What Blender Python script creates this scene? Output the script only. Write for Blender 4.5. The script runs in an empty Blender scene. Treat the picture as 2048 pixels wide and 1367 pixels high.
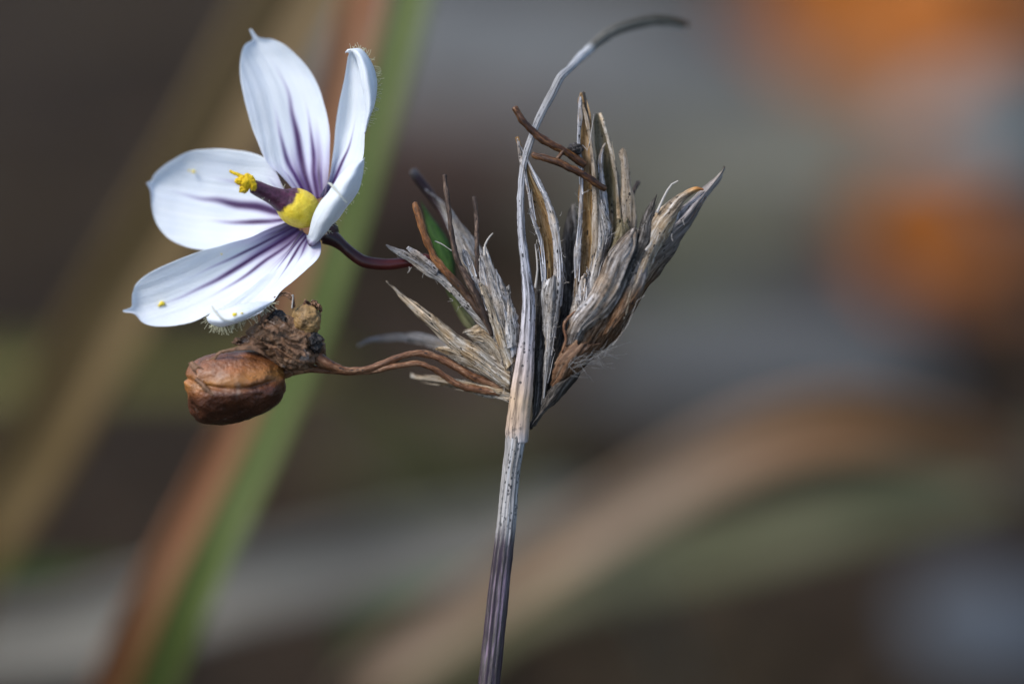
import bpy, math, random
import numpy as np
from mathutils import Vector

R = math.radians
random.seed(7); rng = np.random.default_rng(7)
scene = bpy.context.scene
col = scene.collection

# ------------------------------------------------------------------ camera
MM = 0.001
PITCH, DIST, FRAME_W, HEIGHT = R(22), 140.0, 48.0, 100.0       # millimetres
CP, SP = math.cos(PITCH), math.sin(PITCH)
FWD = np.array([0, CP, -SP]); UP = np.array([0, SP, CP]); RIGHT = np.array([1.0, 0, 0])
FOCUS = np.array([0, 0, HEIGHT])
CAMPOS = FOCUS - FWD * DIST
PXMM = 2048 / FRAME_W                                           # photo pixels per mm in the focus plane
cd = bpy.data.cameras.new('camera'); cam = bpy.data.objects.new('camera', cd); col.objects.link(cam)
cam.location = Vector(CAMPOS * MM); cam.rotation_euler = (math.pi / 2 - PITCH, 0, 0)
cd.sensor_width = 36; cd.lens = 36 * DIST / FRAME_W
cd.clip_start = 0.005; cd.clip_end = 200
cd.dof.use_dof = True; cd.dof.focus_distance = (DIST + 0.2) * MM; cd.dof.aperture_fstop = 10.5
cd.dof.aperture_blades = 0
scene.camera = cam

# ------------------------------------------------------------------ sky and sun
SUN_EL, SUN_AZ = R(52), R(-68)      # azimuth measured from -Y (behind the camera) towards -X (left)
w = bpy.data.worlds.new('World'); scene.world = w; w.use_nodes = True
nt = w.node_tree
sky = nt.nodes.new('ShaderNodeTexSky'); sky.sky_type = 'NISHITA'; sky.sun_disc = False
sky.sun_elevation = SUN_EL
bg = nt.nodes['Background']; bg.inputs[1].default_value = 0.08
nt.links.new(sky.outputs[0], bg.inputs[0])
sd = bpy.data.lights.new('sun', 'SUN'); sun = bpy.data.objects.new('sun', sd); col.objects.link(sun)
sd.energy = 1.5; sd.angle = R(24); sd.color = (1.0, 0.96, 0.9)
tosun = Vector((math.sin(SUN_AZ) * math.cos(SUN_EL), -math.cos(SUN_AZ) * math.cos(SUN_EL), math.sin(SUN_EL)))
sun.rotation_euler = tosun.to_track_quat('Z', 'Y').to_euler()
sun.location = tosun * 2
sky.sun_rotation = math.atan2(tosun.x, tosun.y)
vs = scene.view_settings
vs.view_transform = 'Standard'; vs.look = 'None'; vs.gamma = 1; vs.use_curve_mapping = False
vs.exposure = 1.17
scene.cycles.use_denoising = True
scene.cycles.max_bounces = 8
scene.render.filter_size = 1.5

# ------------------------------------------------------------------ helpers
def P(u, v, d=0.0):
    """photo pixel + depth behind the focus plane (mm) -> world mm"""
    D = DIST + d
    k = D / DIST / PXMM
    return CAMPOS + FWD * D + RIGHT * ((u - 1024) * k) + UP * (-(v - 683.5) * k)

def ground_at(u, v, z=0.0):
    ray = FWD * DIST + RIGHT * ((u - 1024) / PXMM) - UP * ((v - 683.5) / PXMM)
    s = (CAMPOS[2] - z) / -ray[2]
    return CAMPOS + ray * s

def hsh(ix, iy, iz, seed):
    h = (ix * 374761393 + iy * 668265263 + iz * 2147483647 + seed * 1274126177) & 0xFFFFFFFF
    h = ((h ^ (h >> 13)) * 1274126177) & 0xFFFFFFFF
    h = ((h ^ (h >> 16)) * 2246822519) & 0xFFFFFFFF
    return ((h ^ (h >> 15)) & 0xFFFFFF) / float(0xFFFFFF)

def vnoise(x, y, z=0.0, seed=0):
    x, y, z = np.broadcast_arrays(np.asarray(x, float), np.asarray(y, float), np.asarray(z, float))
    ix, iy, iz = np.floor(x).astype(np.int64), np.floor(y).astype(np.int64), np.floor(z).astype(np.int64)
    fx, fy, fz = x - ix, y - iy, z - iz
    fx, fy, fz = (f * f * (3 - 2 * f) for f in (fx, fy, fz))
    r = 0
    for a in (0, 1):
        for b in (0, 1):
            for c in (0, 1):
                r = r + hsh(ix + a, iy + b, iz + c, seed) * (fx if a else 1 - fx) * (fy if b else 1 - fy) * (fz if c else 1 - fz)
    return r * 2 - 1

def fbm(x, y, z=0.0, seed=0, oct=3):
    r, a = 0, 1.0
    for o in range(oct):
        r = r + a * vnoise(np.asarray(x) * 2 ** o, np.asarray(y) * 2 ** o, np.asarray(z) * 2 ** o, seed + o * 17); a *= .5
    return r

def cr(pts, m, par=None):
    """Catmull-Rom through pts [n, ...] -> m samples"""
    pts = np.asarray(pts, float); n = len(pts)
    if par is None:
        seg = np.linalg.norm(np.diff(pts.reshape(n, -1), axis=0), axis=1) ** 0.8 + 1e-9
        par = np.concatenate([[0], np.cumsum(seg)])
    par = np.asarray(par, float) / par[-1]
    tan = np.empty_like(pts)
    for i in range(n):
        a, b = max(i - 1, 0), min(i + 1, n - 1)
        tan[i] = (pts[b] - pts[a]) / (par[b] - par[a])
    ts = np.linspace(0, 1, m)
    idx = np.clip(np.searchsorted(par, ts, side='right') - 1, 0, n - 2)
    h = (par[idx + 1] - par[idx]); s = (ts - par[idx]) / h
    sh = (-1,) + (1,) * (pts.ndim - 1)
    h, s = h.reshape(sh), s.reshape(sh)
    return ((2*s**3 - 3*s**2 + 1) * pts[idx] + (s**3 - 2*s**2 + s) * h * tan[idx]
            + (-2*s**3 + 3*s**2) * pts[idx + 1] + (s**3 - s**2) * h * tan[idx + 1])

def link(name, verts, faces, mat, parent=None, base=(0, 0, 0), uv=None, attrs=None, smooth=True):
    me = bpy.data.meshes.new(name)
    vv = (np.asarray(verts, float) - np.asarray(base, float)) * MM
    me.from_pydata(vv.tolist(), [], [tuple(int(i) for i in f) for f in faces])
    me.update()
    if uv is not None:
        uv = np.asarray(uv, np.float32)
        li = np.empty(len(me.loops), np.int32); me.loops.foreach_get('vertex_index', li)
        ul = me.uv_layers.new(name='UVMap'); ul.data.foreach_set('uv', uv[li].ravel())
    for k, a in (attrs or {}).items():
        at = me.attributes.new(k, 'FLOAT', 'POINT'); at.data.foreach_set('value', np.asarray(a, np.float32).ravel())
    if smooth:
        me.polygons.foreach_set('use_smooth', np.ones(len(me.polygons), bool))
    me.materials.append(mat)
    o = bpy.data.objects.new(name, me); col.objects.link(o)
    if parent is not None: o.parent = parent
    return o

def gridfaces(nv, nu, off=0, flip=False, wrap=False):
    f = []
    for j in range(nv - 1):
        for i in range(nu if wrap else nu - 1):
            i2 = (i + 1) % nu
            a, b, c, d = off + j*nu + i, off + j*nu + i2, off + (j+1)*nu + i2, off + (j+1)*nu + i
            f.append((a, d, c, b) if flip else (a, b, c, d))
    return f

def normals(g):
    du = np.gradient(g, axis=1); dv = np.gradient(g, axis=0)
    n = np.cross(du, dv); l = np.linalg.norm(n, axis=2, keepdims=True)
    return n / np.maximum(l, 1e-9)

def towards_cam(n, g):
    s = np.sign(np.mean(np.sum(n * (CAMPOS - g), axis=2)))
    return n * (s if s else 1)

def sheet(name, g, mat, parent, base, thick=.05, ridge=0., ridge_f=5., crumple=0., crumple_f=1.2, seed=0, extra=None, wave=0.):
    """a thin shell over the point grid g [along, across, 3] (mm)"""
    nv, nu = g.shape[:2]
    al = np.concatenate([np.zeros((1, nu)), np.cumsum(np.linalg.norm(np.diff(g, axis=0), axis=2), axis=0)])
    ac = np.concatenate([np.zeros((nv, 1)), np.cumsum(np.linalg.norm(np.diff(g, axis=1), axis=2), axis=1)], axis=1)
    ac = ac - ac.mean(axis=1, keepdims=True)
    al = al.mean(axis=1, keepdims=True) + 0 * al
    n = towards_cam(normals(g), g)
    t = np.linspace(0, 1, nv)[:, None] + 0 * ac
    a = np.linspace(-1, 1, nu)[None, :] + 0 * ac
    h = 0
    if ridge: h = h + ridge * fbm(ac * ridge_f, al * .22, seed * 3.1, seed, 2)
    if crumple: h = h + crumple * fbm(ac * crumple_f, al * crumple_f * .6, seed * 1.7, seed + 5, 3)
    if wave: h = h + wave * np.abs(a) ** 2 * vnoise(al * 1.3, a * .5, seed, seed + 9)
    g2 = g + n * (h[..., None] if not np.isscalar(h) else h)
    n = towards_cam(normals(g2), g2)
    edge = np.minimum(1, (1 - np.abs(a)) * 5 + .25)[..., None]
    bot = g2 - n * thick * edge
    N = nv * nu
    verts = np.concatenate([g2.reshape(-1, 3), bot.reshape(-1, 3)])
    faces = gridfaces(nv, nu) + gridfaces(nv, nu, N, True)
    ring = [i for i in range(nu)] + [j*nu + nu-1 for j in range(1, nv)] + [(nv-1)*nu + i for i in range(nu-2, -1, -1)] + [j*nu for j in range(nv-2, 0, -1)]
    for k in range(len(ring)):
        p, q = ring[k], ring[(k+1) % len(ring)]
        faces.append((q, p, p + N, q + N))
    uv = np.stack([ac.ravel() + seed * 3.7, al.ravel() + seed * 1.3], 1); uv = np.concatenate([uv, uv])
    at = {'t': np.tile(t.ravel(), 2), 'a': np.tile(a.ravel(), 2)}
    for k, v in (extra or {}).items(): at[k] = np.tile(v(a, t).ravel(), 2)
    return link(name, verts, faces, mat, parent, base, uv, at)

SEED = [0]
SPL = {}
def bract(rows, mat, parent, base, k=.7, nu=26, nv=90, name='bract', rag=1.5, ridge=.05, crumple=.05, thick=.05, ridge_f=5., wave=.05, torn=0., strands=9):
    """rows base->tip: (uL, vL, uR, vR, d[, k]); the edges recede (k>0) or come forward (k<0)"""
    SEED[0] += 1; s = SEED[0]
    ctl = []
    for r in rows:
        uL, vL, uR, vR, d = r[:5]; kk = r[5] if len(r) > 5 else k
        hw = math.hypot(uR - uL, vR - vL) / 2 / PXMM
        ctl.append([[uL + (uR-uL)*(q+1)/2, vL + (vR-vL)*(q+1)/2, d + kk * hw * (q*q - .4)] for q in (-1, -.5, 0, .5, 1)])
    c = cr(np.array(ctl), nv)                    # nv,5,3
    c = np.swapaxes(cr(np.swapaxes(c, 0, 1), nu, par=[0, 1, 2, 3, 4]), 0, 1)
    ww = np.linspace(-1, 1, nu)[None, :]
    tt = np.linspace(0, 1, nv)[:, None]
    # ragged margins, torn end
    dirv = c[:, -1:, :2] - c[:, :1, :2]; dl = np.linalg.norm(dirv, axis=2, keepdims=True) + 1e-6
    jag = rag * (np.abs(ww) ** 3 * np.sign(ww)) * fbm(tt * 14, ww * .7, s, s, 3)
    c[..., :2] += dirv / dl * jag[..., None] * np.minimum(1, dl / 12)
    if torn:
        ax = c[-1:, :, :2].mean(axis=1, keepdims=True) - c[-8:-7, :, :2].mean(axis=1, keepdims=True)
        ax = ax / (np.linalg.norm(ax) + 1e-6)
        c[..., :2] += ax * (torn * np.clip((tt - .6) / .4, 0, 1) ** 1.5 * fbm(ww * 5, 0 * tt, s, s + 3, 3))[..., None]
    D = DIST + c[..., 2]; kk = D / DIST / PXMM
    g = CAMPOS + FWD * D[..., None] + RIGHT * ((c[..., 0] - 1024) * kk)[..., None] - UP * ((c[..., 1] - 683.5) * kk)[..., None]
    if name == 'bract' and nv > 45:
        rs = random.Random(s); nn = towards_cam(normals(g), g); lst = SPL.setdefault(mat.name, [])
        for q_ in range(strands):
            i = rs.randrange(1, nu - 1); j0 = rs.randrange(2, int(nv*.75)); L = rs.randrange(8, max(10, int(nv*.3))); j1 = min(nv-1, j0+L)
            js = np.linspace(j0, j1, 5).astype(int); di = rs.choice((-1, 0, 0, 1))
            lift = np.array([.0, .03, .05, .06, .05 + rs.random()*.12])
            pp = [g[j, min(max(i + di*k_//2, 0), nu-1)] + nn[j, i]*lift[k_] for k_, j in enumerate(js)]
            lst.append((pp, rs.uniform(.018, .04), .006))
    return sheet(name, g, mat, parent, base, thick, ridge, ridge_f, crumple, 1.3, s, None, wave)

def tube_world(name, pts, rad, mat, parent, base, ns=14, m=None, lobes=0, lobe_amp=.0, bump=0., bump_f=3., seed=0, flat=1.0, cap=True, tv=None, tax=None):
    pts = np.asarray(pts, float); rad = np.asarray(rad, float)
    m = m or max(12, len(pts) * 8)
    pr = cr(np.concatenate([pts, rad[:, None]], 1), m)
    p, r = pr[:, :3], np.maximum(pr[:, 3], 1e-4)
    tan = np.gradient(p, axis=0); tan /= np.linalg.norm(tan, axis=1, keepdims=True) + 1e-12
    ref = CAMPOS - p; ref /= np.linalg.norm(ref, axis=1, keepdims=True)
    sx = np.cross(tan, ref); sx /= np.linalg.norm(sx, axis=1, keepdims=True) + 1e-12
    sy = np.cross(sx, tan)
    th = np.linspace(0, 2*math.pi, ns, endpoint=False)
    al = np.concatenate([[0], np.cumsum(np.linalg.norm(np.diff(p, axis=0), axis=1))])
    rr = r[:, None] * np.ones(ns)[None]
    if lobes: rr = rr * (1 + lobe_amp * np.cos(lobes * th)[None])
    if bump: rr = rr + bump * fbm(np.cos(th)[None] * r[:, None] * bump_f, np.sin(th)[None] * r[:, None] * bump_f, al[:, None] * bump_f * .5, seed, 3)
    g = p[:, None] + sx[:, None] * (rr * np.cos(th))[..., None] + sy[:, None] * (rr * np.sin(th))[..., None] * flat
    verts = g.reshape(-1, 3); faces = gridfaces(m, ns, wrap=True)
    uv = np.stack([(th[None] * r.mean() + 0 * rr + seed * 2.3).ravel(), (al[:, None] + 0 * rr + seed).ravel()], 1)
    t = (np.linspace(0, 1, m)[:, None] + 0 * rr).ravel()
    if cap:
        verts = np.concatenate([verts, [p[0] - tan[0] * r[0] * .4, p[-1] + tan[-1] * r[-1] * .5]])
        N = m * ns
        faces += [(N, (i+1) % ns, i) for i in range(ns)] + [(N+1, (m-1)*ns + i, (m-1)*ns + (i+1) % ns) for i in range(ns)]
        uv = np.concatenate([uv, [uv[0], uv[-1]]]); t = np.concatenate([t, [0, 1]])
    if tax:
        A_, B_ = np.array(tax[0]), np.array(tax[1]); sa = (verts - A_) @ (B_ - A_) / ((B_ - A_) @ (B_ - A_))
        t = np.clip(sa + .09*((verts - A_ - sa[:, None]*(B_ - A_)) @ UP)/.9, 0, 1)
    if tv: t = np.clip((tv[0] - (683.5 - (verts - FOCUS) @ UP * PXMM)) / (tv[0] - tv[1]), 0, 1)
    return link(name, verts, faces, mat, parent, base, uv, {'t': t, 'a': 0*t})

def tube(rows, mat, parent, base, name='pedicel', **kw):
    """rows: (u, v, d, radius_px)"""
    SEED[0] += 1
    kw.setdefault('seed', SEED[0])
    return tube_world(name, [P(*r[:3]) for r in rows], [r[3] / PXMM * (DIST + r[2]) / DIST for r in rows], mat, parent, base, **kw)

def threads(name, items, mat, parent, base, gland=False):
    """items: list of (list of world points, r0, r1) thin fibres joined in one part"""
    V, F = [], []
    for pts, r0, r1 in items:
        p = cr(np.asarray(pts, float), 6 if len(pts) > 2 else 4) if len(pts) > 1 else np.asarray(pts)
        tan = np.gradient(p, axis=0); tan /= np.linalg.norm(tan, axis=1, keepdims=True) + 1e-12
        ref = CAMPOS - p; ref /= np.linalg.norm(ref, axis=1, keepdims=True)
        sx = np.cross(tan, ref); sx /= np.linalg.norm(sx, axis=1, keepdims=True) + 1e-12
        sy = np.cross(sx, tan); o = len(V); n = len(p)
        for j in range(n):
            r = r0 + (r1 - r0) * j / (n - 1)
            for q in range(4):
                an = q * math.pi / 2
                V.append(p[j] + sx[j] * r * math.cos(an) + sy[j] * r * math.sin(an))
        F += gridfaces(n, 4, o, wrap=True); F.append((o, o+1, o+2, o+3)); F.append(tuple(o + (n-1)*4 + q for q in (3, 2, 1, 0)))
        if gland:
            o = len(V); rg = r0 * 1.9; c = p[-1]
            V += [c + tan[-1]*rg, c - tan[-1]*rg] + [c + (sx[-1]*math.cos(q) + sy[-1]*math.sin(q)) * rg for q in np.arange(5) * 2*math.pi/5]
            for q in range(5):
                F += [(o, o+2+q, o+2+(q+1) % 5), (o+1, o+2+(q+1) % 5, o+2+q)]
    ob = link(name, V, F, mat, parent, base)
    ob['kind'] = 'stuff'
    return ob

def blob(name, c, size, mat, parent, base, rot=0., amp=.1, f=1.5, seed=0, ns=48, nr=32, amp2=0., f2=6., shape=None):
    """irregular rounded lump; c world mm, size (right, up, depth) radii in mm, rotated in the picture plane"""
    th = np.linspace(0, 2*math.pi, ns, endpoint=False)[None]; ph = np.linspace(0.03, math.pi - .03, nr)[:, None]
    d = np.stack([np.sin(ph)*np.cos(th), np.sin(ph)*np.sin(th), np.cos(ph) + 0*th], 2)
    r = 1 + amp * fbm(d[..., 0]*f + 5, d[..., 1]*f, d[..., 2]*f, seed, 3)
    if amp2: r = r + amp2 * fbm(d[..., 0]*f2, d[..., 1]*f2 + 3, d[..., 2]*f2, seed + 31, 3)
    if shape is not None: r = r * shape(d)
    l = d * r[..., None] * np.array(size)
    x = l[..., 0]*math.cos(rot) - l[..., 1]*math.sin(rot); y = l[..., 0]*math.sin(rot) + l[..., 1]*math.cos(rot)
    g = np.asarray(c) + x[..., None]*RIGHT + y[..., None]*UP + l[..., 2][..., None]*FWD
    verts = np.concatenate([g.reshape(-1, 3), [g[0].mean(0)], [g[-1].mean(0)]])
    N = nr*ns
    faces = gridfaces(nr, ns, wrap=True, flip=True) + [(N, i, (i+1) % ns) for i in range(ns)] + [(N+1, (nr-1)*ns+(i+1) % ns, (nr-1)*ns+i) for i in range(ns)]
    uv = np.stack([(th + 0*ph).ravel(), (ph + 0*th).ravel()], 1); uv = np.concatenate([uv, [[0, 0], [0, 3.1]]])
    at = {'t': np.concatenate([(d[..., 1]*.5+.5).ravel(), [.5, .5]]), 'a': np.concatenate([d[..., 0].ravel(), [0, 0]])}
    return link(name, verts, faces, mat, parent, base, uv, at)

def empty(name, loc_mm, label=None, cat=None, group=None):
    o = bpy.data.objects.new(name, None); col.objects.link(o); o.location = Vector(np.asarray(loc_mm) * MM)
    o.empty_display_size = .005
    if label: tag(o, label, cat, group)
    return o

def tag(o, label, cat, group=None):
    o['label'] = label; o['category'] = cat
    if group: o['group'] = group

# ------------------------------------------------------------------ materials
class NB:
    def __init__(s, name):
        s.m = bpy.data.materials.new(name); s.m.use_nodes = True; s.t = s.m.node_tree
        s.t.nodes.clear(); s.out = s.t.nodes.new('ShaderNodeOutputMaterial')
    def n(s, typ, **kw):
        nd = s.t.nodes.new(typ)
        for k, v in kw.items():
            if k.startswith('i_'):
                key = k[2:]; key = int(key) if key.isdigit() else key.replace('_', ' ')
                s.put(nd.inputs[key], v)
            else: setattr(nd, k, v)
        return nd
    def put(s, inp, v):
        if isinstance(v, bpy.types.NodeSocket): s.t.links.new(v, inp)
        elif isinstance(v, bpy.types.Node): s.t.links.new(v.outputs[0], inp)
        elif inp.type == 'RGBA' and len(v) == 3: inp.default_value = (*v, 1)
        else: inp.default_value = v
    def math(s, op, a, b=0.0, clamp=False):
        nd = s.t.nodes.new('ShaderNodeMath'); nd.operation = op; nd.use_clamp = clamp
        s.put(nd.inputs[0], a); s.put(nd.inputs[1], b); return nd.outputs[0]
    def mix(s, f, a, b, mode='MIX'):
        nd = s.t.nodes.new('ShaderNodeMix'); nd.data_type = 'RGBA'; nd.blend_type = mode
        s.put(nd.inputs[0], f); s.put(nd.inputs[6], a); s.put(nd.inputs[7], b); return nd.outputs[2]
    def ramp(s, f, stops, interp='LINEAR'):
        nd = s.t.nodes.new('ShaderNodeValToRGB'); nd.color_ramp.interpolation = interp
        el = nd.color_ramp.elements
        while len(el) < len(stops): el.new(.5)
        for e, (p, c) in zip(el, stops):
            e.position = p; e.color = (*c, 1) if len(c) == 3 else c
        s.put(nd.inputs[0], f); return nd.outputs[0]
    def sstep(s, x, lo, hi):
        nd = s.t.nodes.new('ShaderNodeMapRange'); nd.interpolation_type = 'SMOOTHSTEP'
        s.put(nd.inputs[0], x); nd.inputs[1].default_value = lo; nd.inputs[2].default_value = hi
        return nd.outputs[0]
    def attr(s, name): return s.n('ShaderNodeAttribute', attribute_name=name).outputs['Fac']
    def map(s, vec, sc, loc=(0, 0, 0)):
        nd = s.t.nodes.new('ShaderNodeMapping'); s.put(nd.inputs[0], vec); nd.inputs['Scale'].default_value = sc; nd.inputs['Location'].default_value = loc
        return nd.outputs[0]
    def noise(s, vec, scale=1., detail=4., rough=.6):
        nd = s.n('ShaderNodeTexNoise'); s.put(nd.inputs['Vector'], vec); nd.inputs['Scale'].default_value = scale
        nd.inputs['Detail'].default_value = detail; nd.inputs['Roughness'].default_value = rough; return nd.outputs[0]
    def bump(s, h, dist, strength=1.):
        nd = s.n('ShaderNodeBump'); s.put(nd.inputs['Height'], h); nd.inputs['Distance'].default_value = dist; nd.inputs['Strength'].default_value = strength
        return nd.outputs[0]
    def finish(s, base, rough=.7, normal=None, spec=.3, transl=0., tcol=None, coat=0., sheen=0.):
        b = s.n('ShaderNodeBsdfPrincipled'); s.put(b.inputs['Base Color'], base); s.put(b.inputs['Roughness'], rough)
        b.inputs['Specular IOR Level'].default_value = spec
        b.inputs['Coat Weight'].default_value = coat; b.inputs['Coat Roughness'].default_value = .3
        if normal is not None: s.put(b.inputs['Normal'], normal)
        sh = b.outputs[0]
        if transl:
            tr = s.n('ShaderNodeBsdfTranslucent'); s.put(tr.inputs[0], tcol if tcol is not None else base)
            if normal is not None: s.put(tr.inputs['Normal'], normal)
            mx = s.n('ShaderNodeMixShader'); s.put(mx.inputs[0], transl); s.put(mx.inputs[1], sh); s.put(mx.inputs[2], tr.outputs[0]); sh = mx.outputs[0]
        s.t.links.new(sh, s.out.inputs[0]); return s.m

def uvnode(b): return b.n('ShaderNodeTexCoord').outputs['UV']

def dry(name, dark, mid, light, tint=None, tips=None, dots=.5, fx=5., fy=.35, rough=.8, transl=.12, contrast=1., blotch=.6, relief=6e-5, spec=.2):
    """weathered plant tissue: fibres along the length, blotches, rows of black mould dots"""
    b = NB(name); uv = uvnode(b)
    st = b.noise(b.map(uv, (fx, fy, 1)), 1, 6, .7)
    fine = b.noise(b.map(uv, (fx*5, fy*6, 1)), 1, 3, .6)
    h = b.math('ADD', b.math('MULTIPLY', st, .65), b.math('MULTIPLY', fine, .35))
    lo, hi = .5 - .1/contrast, .5 + .1/contrast
    c = b.ramp(h, [(lo - .04, dark), ((lo+hi)/2, mid), (hi + .03, light)])
    big = b.noise(b.map(uv, (.9, .5, 1)), 1.3, 4, .6)
    if tint is not None: c = b.mix(b.math('MULTIPLY', b.sstep(big, .42, .66), blotch), c, b.mix(1., c, tint, 'MULTIPLY'))
    stain = b.noise(b.map(uv, (2.2, 1.4, 1), (7, 3, 0)), 1.6, 5, .7)
    c = b.mix(b.math('MULTIPLY', b.sstep(stain, .54, .66), .7), c, dark)
    sp = b.noise(b.map(uv, (9, 6, 1), (5, 1, 0)), 1, 3, .6)
    spm = b.sstep(b.noise(b.map(uv, (1.1, .6, 1), (8, 8, 0)), 1.2, 3, .6), .42, .58)
    c = b.mix(b.math('MULTIPLY', b.math('MULTIPLY', b.sstep(sp, .54, .62), spm), .6), c, dark)
    if tips:
        f = b.ramp(b.attr('t'), [(p, (x, x, x)) for p, x, _ in tips])
        cc = b.ramp(b.attr('t'), [(p, k) for p, _, k in tips])
        c = b.mix(f, c, b.mix(.85, cc, b.mix(1., cc, b.ramp(h, [(lo, (.22, .21, .2)), (.5, (.9, .88, .86)), (hi, (1.7, 1.7, 1.7))]), 'MULTIPLY')))
    if dots:
        vo = b.n('ShaderNodeTexVoronoi'); b.put(vo.inputs['Vector'], b.map(uv, (7.5, 4.2, 1))); vo.inputs['Scale'].default_value = 1; vo.inputs['Randomness'].default_value = .8
        sz = b.math('MULTIPLY', b.n('ShaderNodeSeparateColor', i_0=vo.outputs['Color']).outputs[0], .42)
        dm = b.math('LESS_THAN', vo.outputs['Distance'], sz)
        msk = b.sstep(b.noise(b.map(uv, (3.2, .35, 1), (3, 9, 0)), 1.4, 3, .6), .56 - .25*dots, .62 - .2*dots)
        c = b.mix(b.math('MULTIPLY', b.math('MULTIPLY', dm, msk), .92), c, (.012, .011, .013))
    nrm = b.bump(h, relief, 1.)
    return b.finish(c, rough, nrm, spec, transl)

M_grey = dry('grey_bract', (.032, .028, .026), (.31, .29, .275), (.74, .72, .72), tint=(.98, .8, .58), dots=.4, contrast=1.15)
M_greytan = dry('straw_grey_bract', (.045, .032, .022), (.38, .32, .245), (.78, .74, .68), tint=(1., .76, .46), dots=.5, blotch=.8, contrast=1.15)
M_lav = dry('lavender_bract', (.035, .031, .03), (.37, .36, .37), (.78, .77, .79), tint=(1., .82, .62), dots=.4, blotch=.9)
M_tan = dry('tan_bract', (.12, .065, .025), (.42, .25, .1), (.66, .5, .33), tint=(.85, .9, 1.1), dots=.25, transl=.25, contrast=.8)
M_brown = dry('brown_bract', (.018, .011, .007), (.105, .055, .027), (.42, .34, .27), tint=(1.1, .7, .35), dots=.35,
              tips=[(0, .1, (.2, .1, .04)), (.4, 0., (.2, .15, .1)), (.6, .75, (.2, .18, .165)), (.85, .8, (.42, .4, .41)), (1, .8, (.3, .26, .22))])
M_dark = dry('dark_bract', (.01, .009, .008), (.05, .043, .037), (.3, .27, .25), dots=.2, transl=.03)
M_streak = dry('streaked_bract', (.014, .012, .011), (.26, .22, .19), (.76, .73, .73), tint=(1., .74, .45), dots=.45, fx=5., fy=.22, contrast=1.7, relief=1e-4)
M_orange_tip = dry('orange_tipped_bract', (.06, .04, .025), (.38, .3, .22), (.72, .68, .64), tint=(1., .8, .5), dots=.25,
                   tips=[(0, 0., (.4, .3, .2)), (.82, 0., (.6, .4, .2)), (.92, .9, (.62, .3, .09)), (1, 1., (.25, .07, .02))])
M_olive = dry('olive_bract', (.06, .05, .025), (.27, .22, .13), (.5, .46, .38), tint=(.8, .8, .75), dots=.1, transl=.25, contrast=.7)
M_fibre = NB('fibre').finish((.62, .58, .54), .7, transl=.3)
M_web = NB('web_fibre').finish((.45, .44, .43), .7, transl=.4)

def stalk_mat(name, c0, c1, c2, dots=.3, rough=.55, tips=None):
    return dry(name, c0, c1, c2, dots=dots, fx=4, fy=.6, rough=rough, transl=0, relief=7e-5, spec=.4, tips=tips)
M_ped_brown = stalk_mat('brown_pedicel', (.012, .006, .004), (.07, .028, .011), (.26, .12, .045), rough=.38)
M_ped_dark = stalk_mat('dark_pedicel', (.012, .008, .007), (.06, .035, .024), (.26, .17, .12))
M_ped_orange = stalk_mat('orange_pedicel', (.05, .018, .006), (.22, .085, .025), (.42, .2, .08),
                         tips=[(0, .9, (.035, .025, .02)), (.4, .85, (.06, .035, .022)), (.55, .0, (.3, .12, .04)), (1, 0, (.3, .12, .04))])
M_ped_caps = stalk_mat('capsule_pedicel', (.035, .015, .007), (.17, .07, .03), (.4, .24, .14), dots=.3, rough=.45)
M_ped_maroon = stalk_mat('maroon_pedicel', (.01, .004, .005), (.035, .012, .014), (.07, .03, .03), dots=0,
                         tips=[(0, 0, (.3, .3, .3)), (.9, 0, (.2, .18, .17)), (1, .9, (.3, .28, .27))])

def fresh_pedicel():
    b = NB('fresh_pedicel'); uv = uvnode(b)
    c = b.ramp(b.attr('t'), [(0, (.02, .008, .012)), (.12, (.035, .008, .007)), (.35, (.085, .011, .009)), (.6, (.115, .012, .012)), (.8, (.12, .03, .015)), (1, (.12, .12, .03))])
    n = b.noise(b.map(uv, (2, .6, 1)), 1, 3)
    c = b.mix(.5, c, b.mix(1., c, b.ramp(n, [(.3, (.4, .4, .4)), (.7, (1.6, 1.5, 1.5))]), 'MULTIPLY'))
    return b.finish(c, .32, b.bump(n, 3e-5), .5)
M_fresh = fresh_pedicel()

def stem_mat():
    b = NB('stem'); uv = uvnode(b); t = b.attr('t')
    rid = b.noise(b.map(uv, (6, .12, 1)), 1, 4, .6); fine = b.noise(b.map(uv, (22, .9, 1)), 1, 3, .6)
    h = b.math('ADD', b.math('MULTIPLY', rid, .6), b.math('MULTIPLY', fine, .4))
    purple = b.ramp(h, [(.4, (.014, .008, .013)), (.48, (.045, .024, .045)), (.53, (.06, .055, .04)), (.6, (.21, .15, .21))])
    grey = b.ramp(h, [(.4, (.1, .095, .09)), (.5, (.36, .34, .33)), (.6, (.64, .63, .64))])
    wob = b.math('ADD', t, b.math('MULTIPLY', b.math('SUBTRACT', b.noise(b.map(uv, (3.5, .35, 1)), 1, 4), .5), .34))
    c = b.mix(b.sstep(wob, .46, .6), purple, grey)
    vo = b.n('ShaderNodeTexVoronoi'); b.put(vo.inputs['Vector'], b.map(uv, (8, 5.5, 1))); vo.inputs['Scale'].default_value = 1
    sz = b.math('MULTIPLY', b.n('ShaderNodeSeparateColor', i_0=vo.outputs['Color']).outputs[0], .52)
    dm = b.math('LESS_THAN', vo.outputs['Distance'], sz)
    lines = b.sstep(b.noise(b.map(uv, (4.2, .1, 1), (2, 5, 0)), 1, 2, .5), .44, .54)
    win = b.ramp(t, [(.46, (.2, .2, .2)), (.58, (1, 1, 1)), (.88, (1, 1, 1)), (.95, (.2, .2, .2))])
    c = b.mix(b.math('MULTIPLY', b.math('MULTIPLY', dm, lines), b.math('MULTIPLY', win, .93)), c, (.012, .012, .016))
    return b.finish(c, .42, b.bump(h, 7e-5), .45)
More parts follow.
